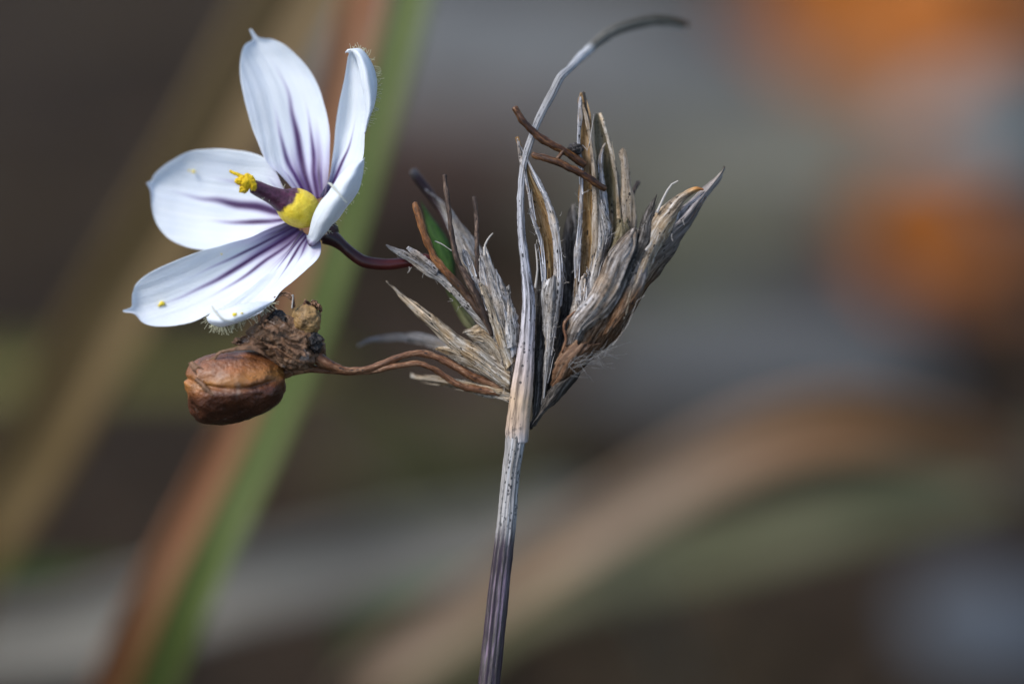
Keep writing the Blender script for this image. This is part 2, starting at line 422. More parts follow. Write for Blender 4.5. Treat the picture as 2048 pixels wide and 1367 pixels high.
M_stem = stem_mat()

def sheath_mat():
    b = NB('long_bract'); uv = uvnode(b); t = b.attr('t')
    rid = b.noise(b.map(uv, (7, .15, 1)), 1, 4, .65); fine = b.noise(b.map(uv, (24, 1.2, 1)), 1, 3, .6)
    h = b.math('ADD', b.math('MULTIPLY', rid, .65), b.math('MULTIPLY', fine, .35))
    base = b.ramp(t, [(0, (.5, .46, .45)), (.03, (.56, .42, .32)), (.075, (.6, .44, .3)), (.12, (.55, .45, .41)), (.18, (.52, .49, .52)), (.3, (.6, .61, .68)), (.42, (.42, .42, .44)), (.6, (.36, .355, .36)), (.72, (.5, .51, .53)), (.742, (.56, .57, .58)), (.76, (.16, .15, .125)), (1, (.1, .095, .07))])
    c = b.mix(1., base, b.ramp(h, [(.4, (.3, .28, .27)), (.48, (.85, .84, .83)), (.6, (1.25, 1.25, 1.28))]), 'MULTIPLY')
    fis = b.sstep(b.noise(b.map(uv, (6.5, .2, 1), (4, 2, 0)), 1, 4, .7), .52, .57)
    win = b.ramp(t, [(0, (0, 0, 0)), (.14, (0, 0, 0)), (.2, (1, 1, 1)), (.36, (1, 1, 1)), (.46, (.1, .1, .1)), (.8, (0, 0, 0))])
    c = b.mix(b.math('MULTIPLY', b.math('MULTIPLY', fis, win), .85), c, (.018, .017, .02))
    vo = b.n('ShaderNodeTexVoronoi'); b.put(vo.inputs['Vector'], b.map(uv, (7.5, 4.5, 1))); vo.inputs['Scale'].default_value = 1
    sz = b.math('MULTIPLY', b.n('ShaderNodeSeparateColor', i_0=vo.outputs['Color']).outputs[0], .4)
    dm = b.math('LESS_THAN', vo.outputs['Distance'], sz)
    msk = b.sstep(b.noise(b.map(uv, (3, .3, 1), (1, 8, 0)), 1.2, 3, .6), .4, .52)
    win2 = b.ramp(t, [(0, (.3, .3, .3)), (.1, (.8, .8, .8)), (.4, (1, 1, 1)), (.6, (.3, .3, .3)), (.7, (0, 0, 0))])
    c = b.mix(b.math('MULTIPLY', b.math('MULTIPLY', dm, msk), win2), c, (.012, .012, .016))
    return b.finish(c, .6, b.bump(h, 8e-5), .3)
M_sheath = sheath_mat()

def petal_mat():
    b = NB('petal'); uv = uvnode(b); v = b.attr('vein'); th = b.attr('throat')
    ridge = b.noise(b.map(uv, (3.2, .12, 1)), 1, 3, .5); big = b.noise(b.map(uv, (.5, .4, 1)), 1, 3, .5)
    white = b.ramp(ridge, [(.3, (.84, .89, .95)), (.55, (.88, .92, .96)), (.75, (.9, .93, .97))])
    white = b.mix(b.math('MULTIPLY', b.sstep(big, .45, .7), .35), white, (.79, .85, .96))
    vn = b.math('MULTIPLY', v, b.math('ADD', .75, b.math('MULTIPLY', ridge, .5)), True)
    c = b.mix(b.math('MULTIPLY', th, .9), white, b.ramp(th, [(0, (.5, .42, .75)), (.5, (.24, .13, .42)), (1, (.07, .02, .1))]))
    c = b.mix(b.sstep(vn, 0., 1.), c, b.ramp(vn, [(0, (.5, .46, .78)), (.4, (.22, .14, .46)), (.68, (.11, .04, .23)), (.92, (.055, .014, .1))]))
    yel = b.n('ShaderNodeTexVoronoi'); b.put(yel.inputs['Vector'], b.map(uv, (.55, .55, 1))); yel.inputs['Scale'].default_value = 1
    cell = b.noise(b.map(uv, (16, 6, 1)), 1, 2, .5)
    return b.finish(c, .48, b.bump(b.math('ADD', ridge, b.math('MULTIPLY', cell, .35)), 7e-5), .3, .35)
M_petal = petal_mat()
def yellow(name, c, f, d):
    b = NB(name); g = b.n('ShaderNodeTexCoord').outputs['Object']
    n = b.noise(g, f, 4, .6)
    return b.finish(b.ramp(n, [(.3, tuple(x*.72 for x in c)), (.6, c)]), .55, b.bump(n, d), .3, .12)
M_yellow = yellow('yellow_tube_base', (.84, .6, .03), 3000, 4e-5)
M_anther = yellow('yellow_anther', (.9, .62, .015), 6000, 1.2e-4)
def column_mat():
    b = NB('purple_column'); g = b.n('ShaderNodeTexCoord').outputs['Object']
    n = b.noise(g, 5000, 3, .6)
    c = b.ramp(n, [(.3, (.035, .009, .02)), (.7, (.11, .032, .07))])
    yb = b.sstep(b.math('ADD', b.attr('t'), b.math('MULTIPLY', b.math('SUBTRACT', b.noise(g, 2600, 3), .5), .14)), .5, .45)
    c = b.mix(yb, c, b.ramp(n, [(.3, (.82, .58, .03)), (.65, (.93, .72, .06))]))
    return b.finish(c, .4, b.bump(n, 5e-5), .5)
M_column = column_mat()
M_hair = NB('petal_hair').finish((.8, .8, .62), .4, transl=.5)
M_petaltip = NB('petal_tip').finish((.66, .67, .6), .5, transl=.3)
M_pollen = NB('pollen').finish((.85, .66, .05), .6)
def plain(name, c, rough=.6, var=.4, scale=900, rel=5e-5, spec=.3, transl=0.):
    b = NB(name); g = b.n('ShaderNodeTexCoord').outputs['Object']
    n = b.noise(g, scale, 5, .6)
    return b.finish(b.ramp(n, [(.3, tuple(x*(1-var) for x in c)), (.7, tuple(x*(1+var) for x in c))]), rough, b.bump(n, rel), spec, transl)
M_recept = plain('receptacle', (.03, .014, .016), .5, .5, 1500)
M_green = dry('green_bract', (.02, .055, .012), (.05, .125, .028), (.1, .19, .06), dots=.0, fx=4, fy=.3, rough=.5, transl=.25,
              tips=[(0, .9, (.3, .28, .17)), (.25, .8, (.2, .2, .08)), (.42, .5, (.1, .15, .035)), (.6, 0., (.06, .14, .03)), (1, 0., (.06, .14, .03))])

def capsule_mat():
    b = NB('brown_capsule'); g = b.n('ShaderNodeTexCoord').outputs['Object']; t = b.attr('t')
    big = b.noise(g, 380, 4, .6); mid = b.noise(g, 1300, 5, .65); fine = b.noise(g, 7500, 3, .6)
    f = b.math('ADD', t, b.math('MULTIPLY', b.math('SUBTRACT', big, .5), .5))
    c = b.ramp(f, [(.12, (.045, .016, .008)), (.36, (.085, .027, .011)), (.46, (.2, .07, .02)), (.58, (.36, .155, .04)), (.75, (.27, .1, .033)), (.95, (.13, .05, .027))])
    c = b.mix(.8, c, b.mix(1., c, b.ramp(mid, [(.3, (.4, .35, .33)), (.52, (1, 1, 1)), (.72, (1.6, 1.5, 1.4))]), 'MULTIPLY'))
    pat = b.sstep(b.noise(g, 700, 5, .7), .6, .74)
    c = b.mix(b.math('MULTIPLY', pat, .45), c, (.42, .34, .28))
    h = b.math('ADD', b.math('MULTIPLY', mid, .4), b.math('MULTIPLY', fine, .6))
    return b.finish(c, .34, b.bump(h, 1.3e-4), .5, 0, coat=.2)
M_capsule = capsule_mat()
def crumble_mat(name, a, bcol, c3, scale=1000):
    b = NB(name); g = b.n('ShaderNodeTexCoord').outputs['Object']
    n = b.noise(g, scale, 6, .7); m2 = b.noise(g, scale*3.3, 4, .6)
    c = b.ramp(n, [(.3, a), (.46, bcol), (.6, tuple(x*.8 for x in bcol)), (.74, c3)])
    c = b.mix(.6, c, b.mix(1., c, b.ramp(m2, [(.3, (.3, .3, .3)), (.65, (1.7, 1.6, 1.6))]), 'MULTIPLY'))
    return b.finish(c, .5, b.bump(b.math('ADD', n, b.math('MULTIPLY', m2, .5)), 2.2e-4), .4)
M_husk = crumble_mat('shrivelled_husk', (.014, .011, .01), (.15, .085, .045), (.5, .43, .39))
M_husk_tan = crumble_mat('tan_husk', (.07, .04, .015), (.3, .19, .075), (.42, .3, .17), 600)
M_flap = crumble_mat('husk_flap', (.04, .02, .012), (.2, .11, .06), (.5, .42, .36))
M_char = crumble_mat('black_husk', (.007, .007, .008), (.03, .026, .025), (.26, .24, .24))

# ------------------------------------------------------------------ ground
def soil_mat():
    b = NB('soil'); g = b.n('ShaderNodeTexCoord').outputs['Object']
    n1 = b.noise(g, 9, 5, .6); n2 = b.noise(g, 60, 6, .65); n3 = b.noise(g, 420, 4, .6)
    c = b.ramp(n1, [(.32, (.015, .0105, .0062)), (.5, (.033, .0215, .0122)), (.62, (.04, .029, .0145)), (.75, (.062, .045, .026))])
    c = b.mix(.75, c, b.mix(1., c, b.ramp(n2, [(.3, (.35, .33, .3)), (.55, (1, 1, 1)), (.75, (2.2, 2., 1.8))]), 'MULTIPLY'))
    c = b.mix(.5, c, b.mix(1., c, b.ramp(n3, [(.35, (.4, .4, .4)), (.65, (1.7, 1.6, 1.5))]), 'MULTIPLY'))
    return b.finish(c, .9, b.bump(b.math('ADD', n2, n3), .002), .2)
M_soil = soil_mat()
q = np.linspace(-1, 1, 221); ax = np.sinh(q * 6.2) / np.sinh(6.2) * 40000
X, Y = np.meshgrid(ax, ax + 250)
near = np.exp(-((X**2 + (Y - 250)**2) / 900.0**2))
Z = near * (3.0 * fbm(X * .02, Y * .02, 0, 3, 4) + 1.2 * fbm(X * .12, Y * .12, 0, 8, 2)) - 2.0
go = link('ground', np.stack([X.ravel(), Y.ravel(), Z.ravel()], 1), gridfaces(221, 221), M_soil)
go['kind'] = 'structure'

# ------------------------------------------------------------------ things behind: stones, dead leaves
def stone_mat(name, c):
    b = NB(name); g = b.n('ShaderNodeTexCoord').outputs['Object']
    n = b.noise(g, 60, 6, .65); n2 = b.noise(g, 500, 4, .6)
    k = b.ramp(n, [(.3, tuple(x*.6 for x in c)), (.52, c), (.72, tuple(x*1.35 for x in c))])
    k = b.mix(.4, k, b.mix(1., k, b.ramp(n2, [(.3, (.5, .5, .5)), (.7, (1.5, 1.5, 1.5))]), 'MULTIPLY'))
    return b.finish(k, .8, b.bump(b.math('ADD', n, n2), 6e-4), .3)
M_st_blue = stone_mat('blue_grey_stone', (.125, .128, .125))
M_st_pale = stone_mat('pale_stone', (.2, .22, .215))
M_st_olive = stone_mat('olive_grey_stone', (.125, .12, .09))
M_st_slate = stone_mat('slate_stone', (.08, .08, .078))
M_st_dark = stone_mat('dark_stone', (.07, .08, .095))

def stone(u, v, size, mat, label, seed, flat=.45, group=None):
    c = ground_at(u, v)
    o = empty_or = None
    th = np.linspace(0, 2*math.pi, 40, endpoint=False)[None]; ph = np.linspace(.05, math.pi-.05, 24)[:, None]
    d = np.stack([np.sin(ph)*np.cos(th), np.sin(ph)*np.sin(th), np.cos(ph)+0*th], 2)
    r = 1 + .22*fbm(d[..., 0]*1.1+seed, d[..., 1]*1.1, d[..., 2]*1.1, seed, 3) + .03*fbm(d[..., 0]*5, d[..., 1]*5, d[..., 2]*5, seed, 2)
    g = d*r[..., None]*np.array([size[0], size[1], max(size)*flat])
    g[..., 2] += max(size)*flat*.42
    verts = np.concatenate([g.reshape(-1, 3), [g[0].mean(0)], [g[-1].mean(0)]]); N = 24*40
    faces = gridfaces(24, 40, wrap=True, flip=True) + [(N, i, (i+1) % 40) for i in range(40)] + [(N+1, 23*40+(i+1) % 40, 23*40+i) for i in range(40)]
    o = link('stone', verts, faces, mat); o.location = Vector(c*MM); tag(o, label, 'stone', group); return o

stone(1060, 210, (42, 30), M_st_blue, 'large blue-grey stone on the soil beyond the dry seed head', 1, .3)
stone(1975, 340, (17, 14), M_st_pale, 'pale grey stone lying between the orange dead leaves', 2, .5)
stone(1440, 330, (38, 42), M_st_olive, 'broad flat olive-grey stone on the soil beside the blue-grey one', 3, .12)
stone(1530, 730, (24, 24), M_st_slate, 'low slate-grey stone in front of the orange dead leaf', 4, .18)
stone(1990, 1300, (11, 9), M_st_dark, 'small dark bluish stone among the dry blades', 5)
stone(900, 60, (20, 16), M_st_blue, 'small blue-grey stone beside the large one', 6)

def leaf_mat(name, c):
    b = NB(name); uv = uvnode(b)
    n = b.noise(b.map(uv, (.35, .25, 1)), 1, 5, .65)
    k = b.ramp(n, [(.3, tuple(x*.5 for x in c)), (.5, c), (.72, tuple(min(1, x*1.4) for x in c))])
    ve = b.n('ShaderNodeTexWave'); b.put(ve.inputs['Vector'], b.map(uv, (.25, .25, 1))); ve.inputs['Scale'].default_value = 1; ve.inputs['Distortion'].default_value = 2
    k = b.mix(.2, k, b.mix(1., k, ve.outputs[0], 'MULTIPLY'))
    return b.finish(k, .6, b.bump(n, 5e-4), .3, .25)
M_lf_orange = leaf_mat('orange_dead_leaf', (.52, .16, .02))
M_lf_rust = leaf_mat('rust_dead_leaf', (.2, .085, .035))
M_lf_grey = leaf_mat('grey_dead_leaf', (.17, .16, .145))
M_lf_brown = leaf_mat('brown_dead_leaf', (.085, .05, .034))
M_lf_green = leaf_mat('green_leaf', (.045, .12, .01))
M_lf_olive = leaf_mat('olive_leaf', (.085, .085, .028))
M_pet = plain('petiole', (.12, .07, .03), .7, .3, 300)

def leaf(u, v, length, width, yaw, mat, label, seed, curl=.5, cat='leaf', group=None, lift=3., tilt=0.2, name='dead_leaf', stand=0.):
    c = ground_at(u, v)
    root = empty(name, c, label, cat, group); root.rotation_euler = (0, 0, yaw)
    nv, nu = 40, 17
    t = np.linspace(0, 1, nv)[:, None]; a = np.linspace(-1, 1, nu)[None]
    hw = width/2 * np.sin(np.pi * np.clip(t, .015, .985) ** .85) ** .8 * (1 + .1*vnoise(t*9, a*0+seed, 0, seed))
    x = (t - .5)*length + 0*a; y = a*hw
    z = lift + (a**2)*hw*curl*.5 + tilt*length*(t-.5)**2*2 + 1.2*fbm(x*.12, y*.12, seed, seed, 3)
    y, z = y*math.cos(stand) - z*math.sin(stand), y*math.sin(stand) + z*math.cos(stand)
    z = z - min(0, z.min()) + (.5 if stand else 0)
    g = np.stack([x, y, z], 2)
    n = normals(g); top = g; bot = g - n*.35
    N = nv*nu
    faces = gridfaces(nv, nu) + gridfaces(nv, nu, N, True)
    ring = [i for i in range(nu)] + [j*nu+nu-1 for j in range(1, nv)] + [(nv-1)*nu+i for i in range(nu-2, -1, -1)] + [j*nu for j in range(nv-2, 0, -1)]
    for k in range(len(ring)):
        p, q_ = ring[k], ring[(k+1) % len(ring)]; faces.append((q_, p, p+N, q_+N))
    uv = np.stack([g[..., 0].ravel()+seed*9, g[..., 1].ravel()], 1)
    link('blade', np.concatenate([top.reshape(-1, 3), bot.reshape(-1, 3)]), faces, mat, root, uv=np.concatenate([uv, uv]))
    mid = g[:, nu//2]; ext = mid[0] + np.array([-length*.28, width*.05, -lift*.8])
    pts = np.concatenate([[ext], [(ext+mid[0])/2 + [0, 0, .4]], mid[::6]]) - np.array([0, 0, .25])
    tube_world('midrib', pts, np.linspace(.7, .25, len(pts)), M_pet, root, (0, 0, 0), ns=7)
    return root

leaf(1825, 540, 22, 21, .1, M_lf_orange, 'bright orange curled dead leaf propped up alone on the soil', 1, .8, lift=4, stand=1.1)
leaf(1750, 150, 46, 36, -.1, M_lf_orange, 'broad orange dead leaf propped up beyond the stones', 2, .5, lift=6, stand=.95)
leaf(2030, 130, 44, 34, .2, M_lf_rust, 'rust-brown dead leaf beside the pale grey stone', 3, stand=.9)
leaf(1940, 620, 34, 22, 1.9, M_lf_rust, 'rust-brown dead leaf in front of the orange one', 4)
leaf(850, 380, 60, 40, .2, M_lf_rust, 'reddish-brown dead leaf beyond the flower stalk', 5, .4).children[0].data.materials[0] = M_lf_brown
leaf(940, 860, 30, 18, .6, M_lf_brown, 'dark brown dead leaf on the soil behind the seed head stem', 6)
leaf(60, 1330, 32, 15, .15, M_lf_green, 'small dark green leaf low on the soil', 7, .3, name='green_leaf')
leaf(890, 980, 30, 14, .2, M_lf_olive, 'olive-green leaf on the soil behind the seed head stem', 8, .3, name='olive_leaf')
leaf(860, 1330, 20, 12, 1.2, M_lf_green, 'small green leaf on the soil beside the purple stem', 9, .3, name='green_leaf')
leaf(1350, 620, 34, 20, 1.0, M_lf_olive, 'olive leaf on the soil beside the low slate-grey stone', 10, .4, name='olive_leaf')

# loose crumbs of soil and litter nobody could count
V, F = [], []
for i in range(900):
    u, v = random.uniform(-500, 2550), random.uniform(-300, 1750)
    c = ground_at(u, v); r = random.uniform(.8, 3.2); o = len(V)
    for sx_, sy_, sz_ in ((1, 0, 0), (-1, 0, 0), (0, 1, 0), (0, -1, 0), (0, 0, 1), (0, 0, -1), (.7, .7, .4), (-.7, .6, .3)):
        V.append(c + np.array([sx_, sy_, sz_*.7]) * r * random.uniform(.7, 1.3) + [0, 0, r*.2])
    F += [(o, o+6, o+4), (o+6, o+2, o+4), (o+2, o+7, o+4), (o+7, o+1, o+4), (o+1, o+3, o+4), (o+3, o, o+4), (o, o+2, o+6), (o+2, o+1, o+7), (o, o+3, o+5), (o+3, o+1, o+5), (o+1, o+2, o+5), (o+2, o, o+5)]
cr_o = link('soil_crumbs', V, F, M_soil, smooth=False); cr_o['kind'] = 'stuff'; tag(cr_o, 'dark crumbs of soil and litter scattered over the ground', 'soil crumbs')

# ------------------------------------------------------------------ grass blades behind
def blade_mat(name, a, bcol, c3, patch=None):
    b = NB(name); uv = uvnode(b)
    n = b.noise(b.map(uv, (1.6, .05, 1)), 1, 5, .65); m2 = b.noise(b.map(uv, (.2, .06, 1)), 1, 3)
    c = b.mix(b.sstep(m2, .35, .65), b.ramp(n, [(.3, a), (.7, bcol)]), b.ramp(n, [(.3, bcol), (.7, c3)]))
    if patch: c = b.mix(b.ramp(b.attr('t'), [(.4, (0, 0, 0)), (.46, (1, 1, 1)), (.52, (1, 1, 1)), (.6, (0, 0, 0))]), c, patch)
    return b.finish(c, .55, b.bump(n, 1.5e-4), .35, .25)
M_b_tan = blade_mat('tan_blade', (.15, .095, .035), (.2, .13, .05), (.235, .165, .075))
M_b_orange = blade_mat('orange_blade', (.3, .115, .045), (.34, .15, .065), (.33, .2, .115))
M_b_green = blade_mat('green_blade', (.1, .14, .028), (.14, .19, .045), (.2, .23, .08))
M_b_grey = blade_mat('grey_blade', (.2, .18, .15), (.27, .25, .21), (.31, .29, .25))
M_b_brown = blade_mat('brown_blade', (.24, .16, .1), (.29, .21, .145), (.38, .26, .165), patch=(.36, .18, .075))
M_b_olive = blade_mat('olive_blade', (.14, .135, .03), (.19, .175, .045), (.21, .185, .065))
M_b_sage = blade_mat('sage_blade', (.14, .14, .065), (.18, .175, .09), (.21, .2, .12))

def blade(rows, mat, label, root=None, end=None, fold=.35, seed=0, name='grass_blade'):
    """rows (u, v, d, width_px) in order; root / end: ground points (world mm) that carry the blade"""
    pts = [P(*r[:3]) for r in rows]; wid = [r[3]/PXMM*(DIST+r[2])/DIST for r in rows]
    if root is not None: pts.append(np.array(root, float)); wid.append(wid[-1]*.7)
    if end is not None: pts.insert(0, np.array(end, float)); wid.insert(0, wid[0]*.35)
    m = 90
    pw = cr(np.concatenate([np.array(pts), np.array(wid)[:, None]], 1), m); p, wd = pw[:, :3], pw[:, 3]
    tan = np.gradient(p, axis=0); tan /= np.linalg.norm(tan, axis=1, keepdims=True)
    ref = CAMPOS - p; ref /= np.linalg.norm(ref, axis=1, keepdims=True)
    sx = np.cross(tan, ref); sx /= np.linalg.norm(sx, axis=1, keepdims=True); sy = np.cross(sx, tan)
    a = np.linspace(-1, 1, 11)
    g = p[:, None] + sx[:, None]*(a[None]*wd[:, None]/2)[..., None] - sy[:, None]*((1-np.abs(a[None]))*wd[:, None]/2*fold)[..., None]
    base = np.array(root if root is not None else pts[-1])
    o = sheet(name, g, mat, None, base, .25, .06, 1.5, 0, 1, seed)
    o.location = Vector(base*MM)
    tag(o, label, 'grass blade'); return o

blade([(760, -330, 50, 60), (680, -150, 46, 140), (585, 0, 44, 185), (420, 300, 43, 185), (215, 640, 45, 170), (60, 920, 48, 155), (-90, 1180, 54, 140)], M_b_tan,
      'wide tan-brown dry grass blade slanting behind the white flower', root=(-58, 95, -2), seed=2)
blade([(770, -200, 34, 45), (728, 0, 31, 80), (692, 150, 30, 82), (590, 560, 29, 80), (480, 840, 30, 80), (320, 1160, 30, 86), (225, 1367, 34, 90), (100, 1650, 45, 90)], M_b_orange,
      'orange-brown dry grass blade running beside the green blade', root=(-38, 78, -2), seed=3)
blade([(870, -220, 32, 45), (820, 0, 30, 72), (776, 160, 29, 76), (664, 540, 28, 74), (556, 830, 28, 72), (400, 1160, 28, 80), (310, 1367, 32, 84), (190, 1650, 44, 84)], M_b_green,
      'fresh green grass blade behind the white flower and brown capsule', root=(-30, 76, -2), seed=4)
blade([(1180, 1010, 80, 70), (1000, 1062, 76, 130), (850, 1092, 74, 155), (480, 1168, 68, 160), (150, 1262, 66, 160), (-250, 1350, 66, 150)], M_b_grey,
      'grey dead grass blade bending low across the bottom behind the stem', root=(-62, 78, -2), seed=5, end=(22, 126, -1))
blade([(2230, 1050, 80, 80), (2050, 935, 70, 110), (1850, 865, 60, 130), (1680, 845, 56, 145), (1500, 882, 54, 145), (1300, 985, 54, 135), (1130, 1090, 54, 125), (950, 1210, 58, 110), (700, 1420, 62, 100)], M_b_brown,
      'brown dead grass blade arching over beside the purple stem', root=(-18, 88, -2), end=(72, 150, -1), seed=6)
blade([(2200, 870, 100, 60), (1950, 960, 92, 110), (1700, 1020, 86, 130), (1450, 1085, 84, 130), (1200, 1150, 82, 110), (1000, 1230, 84, 90), (820, 1400, 90, 80)], M_b_sage,
      'sage-grey dead grass blade lying below the arching brown one', root=(-22, 112, -2), end=(90, 190, -1), seed=7)
blade([(700, 735, 112, 60), (450, 735, 110, 80), (200, 740, 108, 85), (-100, 750, 108, 85), (-400, 800, 112, 85)], M_b_olive,
      'olive grass blade lying level behind the brown capsule', root=(-110, 120, -2), end=(10, 172, -1), seed=8)

# ================================================================== the plant
BASE = np.array([-9.0, -22.0, -2.0])
plant = empty('flowering_plant', BASE, 'wild plant with one white purple-veined flower, a brown capsule and a dry grey seed head', 'plant')
K = dict(parent=plant, base=BASE)

# --- stem
stem_rows = [(978, 1367, 0, 21.5), (995, 1200, 0, 20.5), (1011, 1060, 0, 19), (1022, 943, 0, 17.5), (1028, 902, 0, 18.5), (1032, 870, .05, 20), (1040, 800, .1, 17), (1054, 690, .3, 10)]
low = [P(965, 1500, 0), P(935, 1900, -.5)]
pts = [BASE + [0, 0, 0], (BASE + low[1])/2 + [1, 1.5, 0], low[1], low[0]] + [P(*r[:3]) for r in stem_rows]
rad = [.55, .53, .52, .51] + [r[3]/PXMM for r in stem_rows]
tube_world('stem', pts, rad, M_stem, plant, BASE, ns=64, m=420, lobes=13, lobe_amp=.045, bump=.014, bump_f=4, seed=3, tv=(1367, 800))

# --- the long bract that clasps the stem and runs on as a thin bent tip
tube([(1034, 884, 0, 21), (1034, 862, -.02, 23), (1038, 822, -.05, 22.5), (1045, 765, -.08, 21), (1051, 710, -.1, 17.5), (1055, 660, -.12, 14.5), (1057, 600, -.15, 12.5), (1053, 553, -.12, 10.5),
      (1048, 510, -.05, 8.6), (1043, 466, .05, 7.6), (1041, 420, .15, 7.2), (1043, 360, .3, 7), (1051, 313, .45, 7.2), (1064, 272, .6, 7.4), (1081, 231, .8, 7.4), (1105, 185, 1.0, 8.2), (1121, 154, 1.15, 8.2),
      (1140, 136, 1.8, 7), (1168, 108, 3, 9), (1221, 66, 5, 10.5), (1294, 44, 7.2, 10.5), (1340, 44, 8.4, 9.5), (1372, 52, 9.2, 7)], M_sheath, plant, BASE, name='long_bract',
     ns=44, m=420, lobes=9, lobe_amp=.04, bump=.022, bump_f=4, flat=.8)

# --- left cluster of bracts
bract([(985, 762, 992, 733, 1.4), (940, 737, 948, 713, 1.9), (919, 724, 925, 702, 2.3), (886, 704, 892, 682, 2.8), (853, 692, 856, 669, 3.3), (810, 684, 812, 665, 3.7), (770, 683, 768, 672, 4), (744, 685, 742, 677, 4.2), (716, 693, 714, 686, 4.5)], M_grey, **K)
bract([(1022, 806, 1020, 772, .3), (963, 793, 963, 764, .6), (919, 780, 917, 757, 1.0), (875, 769, 872, 752, 1.6), (840, 762, 838, 750, 2.3), (822, 753, 822, 747, 2.8)], M_greytan, **K)
bract([(985, 740, 1036, 690, 1.2), (958, 640, 1032, 650, 1.2), (935, 575, 1022, 600, 1.3), (918, 525, 996, 548, 1.5), (904, 480, 962, 497, 1.7), (889, 437, 932, 457, 2.1), (875, 405, 905, 420, 2.4), (862, 388, 880, 396, 2.7), (850, 379, 853, 377, 3.0)], M_grey, **K, ridge=.07)
bract([(952, 670, 956, 655, 1.9), (930, 652, 946, 640, 1.9), (906, 612, 930, 615, 2.0), (892, 575, 915, 578, 2.1), (885, 535, 909, 522, 2.2), (868, 495, 899, 487, 2.4), (853, 450, 878, 452, 2.6), (843, 415, 857, 423, 2.8), (841, 402, 845, 404, 3.0)], M_green, **K, ridge=.02, rag=.3, crumple=.02)
bract([(1012, 776, 1030, 700, .5), (985, 730, 1008, 662, .6), (958, 698, 975, 632, .7), (943, 682, 953, 648, .8), (928, 666, 931, 660, .9)], M_greytan, **K, torn=3)
bract([(1018, 788, 1024, 748, .1), (985, 765, 998, 722, .2), (945, 742, 960, 700, .35), (910, 722, 925, 690, .5), (890, 708, 898, 690, .6), (872, 698, 874, 694, .7)], M_greytan, **K, torn=2)
bract([(1018, 787, 1022, 742, -.1), (985, 759, 990, 720, 0), (952, 737, 957, 690, .1), (919, 713, 923, 673, .3), (897, 695, 899, 655, .4), (867, 664, 870, 634, .5), (832, 632, 837, 608, .65), (803, 604, 812, 590, .8), (785, 582, 792, 574, .9), (770, 563, 773, 560, 1)], M_greytan, **K, ridge=.07)
bract([(1022, 765, 1033, 700, .2), (1003, 707, 1020, 662, .2), (965, 657, 987, 618, .3), (932, 619, 946, 595, .35), (905, 590, 913, 570, .4), (880, 567, 889, 546, .4), (850, 547, 859, 526, .5), (825, 528, 833, 511, .6), (799, 512, 804, 497, .7), (770, 492, 773, 487, .8)], M_grey, **K, ridge=.06)
bract([(872, 552, 880, 533, .25), (852, 536, 862, 520, .2), (832, 516, 842, 507, .15), (813, 496, 816, 493, .1)], M_lav, **K, nu=14, nv=40, k=.3)
bract([(1003, 735, 1036, 702, .15), (978, 655, 1020, 650, .1), (960, 597, 1000, 606, .1), (954, 556, 984, 566, .12), (955, 530, 972, 538, .2), (958, 512, 961, 511, .3)], M_lav, **K, ridge=.09, k=.5, rag=4, torn=4)
bract([(1010, 730, 1040, 700, .05), (990, 660, 1036, 650, -.02), (978, 606, 1026, 612, -.02), (972, 560, 1006, 570, .02), (970, 528, 988, 536, .1), (968, 498, 972, 497, .25)], M_grey, **K, ridge=.1, k=.6, rag=4, torn=4)
bract([(1015, 725, 1040, 700, .0), (1003, 655, 1038, 648, -.08), (995, 605, 1026, 612, -.08), (990, 570, 1008, 574, -.02), (988, 540, 992, 539, .1)], M_lav, **K, ridge=.1, k=.5, rag=4, torn=4)
bract([(1012, 740, 1032, 720, -.05), (990, 670, 1010, 660, -.15), (975, 620, 992, 612, -.12), (965, 588, 976, 582, -.05), (958, 566, 961, 564, 0)], M_greytan, **K, torn=3)
bract([(960, 612, 978, 600, .15), (943, 565, 960, 552, .2), (926, 517, 940, 510, .4), (923, 499, 928, 497, .5)], M_lav, **K, nu=16, nv=50)
bract([(1004, 700, 1038, 690, -.12), (1006, 645, 1032, 641, -.14), (1010, 605, 1026, 603, -.08), (1015, 574, 1018, 573, .05)], M_grey, **K, torn=3, rag=3)

# --- old pedicels of the left cluster
tube([(985, 660, .4, 7), (954, 616, .3, 7.5), (919, 572, .25, 8), (897, 550, .2, 8), (875, 524, .2, 7.5), (862, 500, .2, 7), (849, 469, .2, 7), (836, 430, .3, 7.5), (829, 406, .4, 6)], M_ped_orange, plant, BASE, m=120, bump=.035, bump_f=5)
tube([(985, 670, .3, 6), (966, 622, .2, 7.5), (954, 594, .1, 8), (941, 568, 0, 7.5), (924, 539, 0, 6.5), (913, 513, 0, 5.5), (904, 474, .05, 5.2), (898, 425, .1, 5), (893, 386, .2, 5.2), (889, 350, .3, 4)], M_ped_dark, plant, BASE, m=130, bump=.035, bump_f=6)
tube([(968, 640, .5, 5), (958, 590, .4, 5), (956, 550, .3, 5), (954, 495, .3, 4.8), (953, 441, .4, 4.8), (948, 394, .5, 4.2)], M_ped_dark, plant, BASE, m=110, bump=.035, bump_f=6)
tube([(940, 560, 1.8, 6), (915, 490, 2.2, 6.5), (893, 443, 2.6, 7), (882, 419, 2.9, 7.5), (860, 388, 3.2, 9), (838, 359, 3.5, 9), (826, 342, 3.7, 8)], M_ped_maroon, plant, BASE, bump=.01)

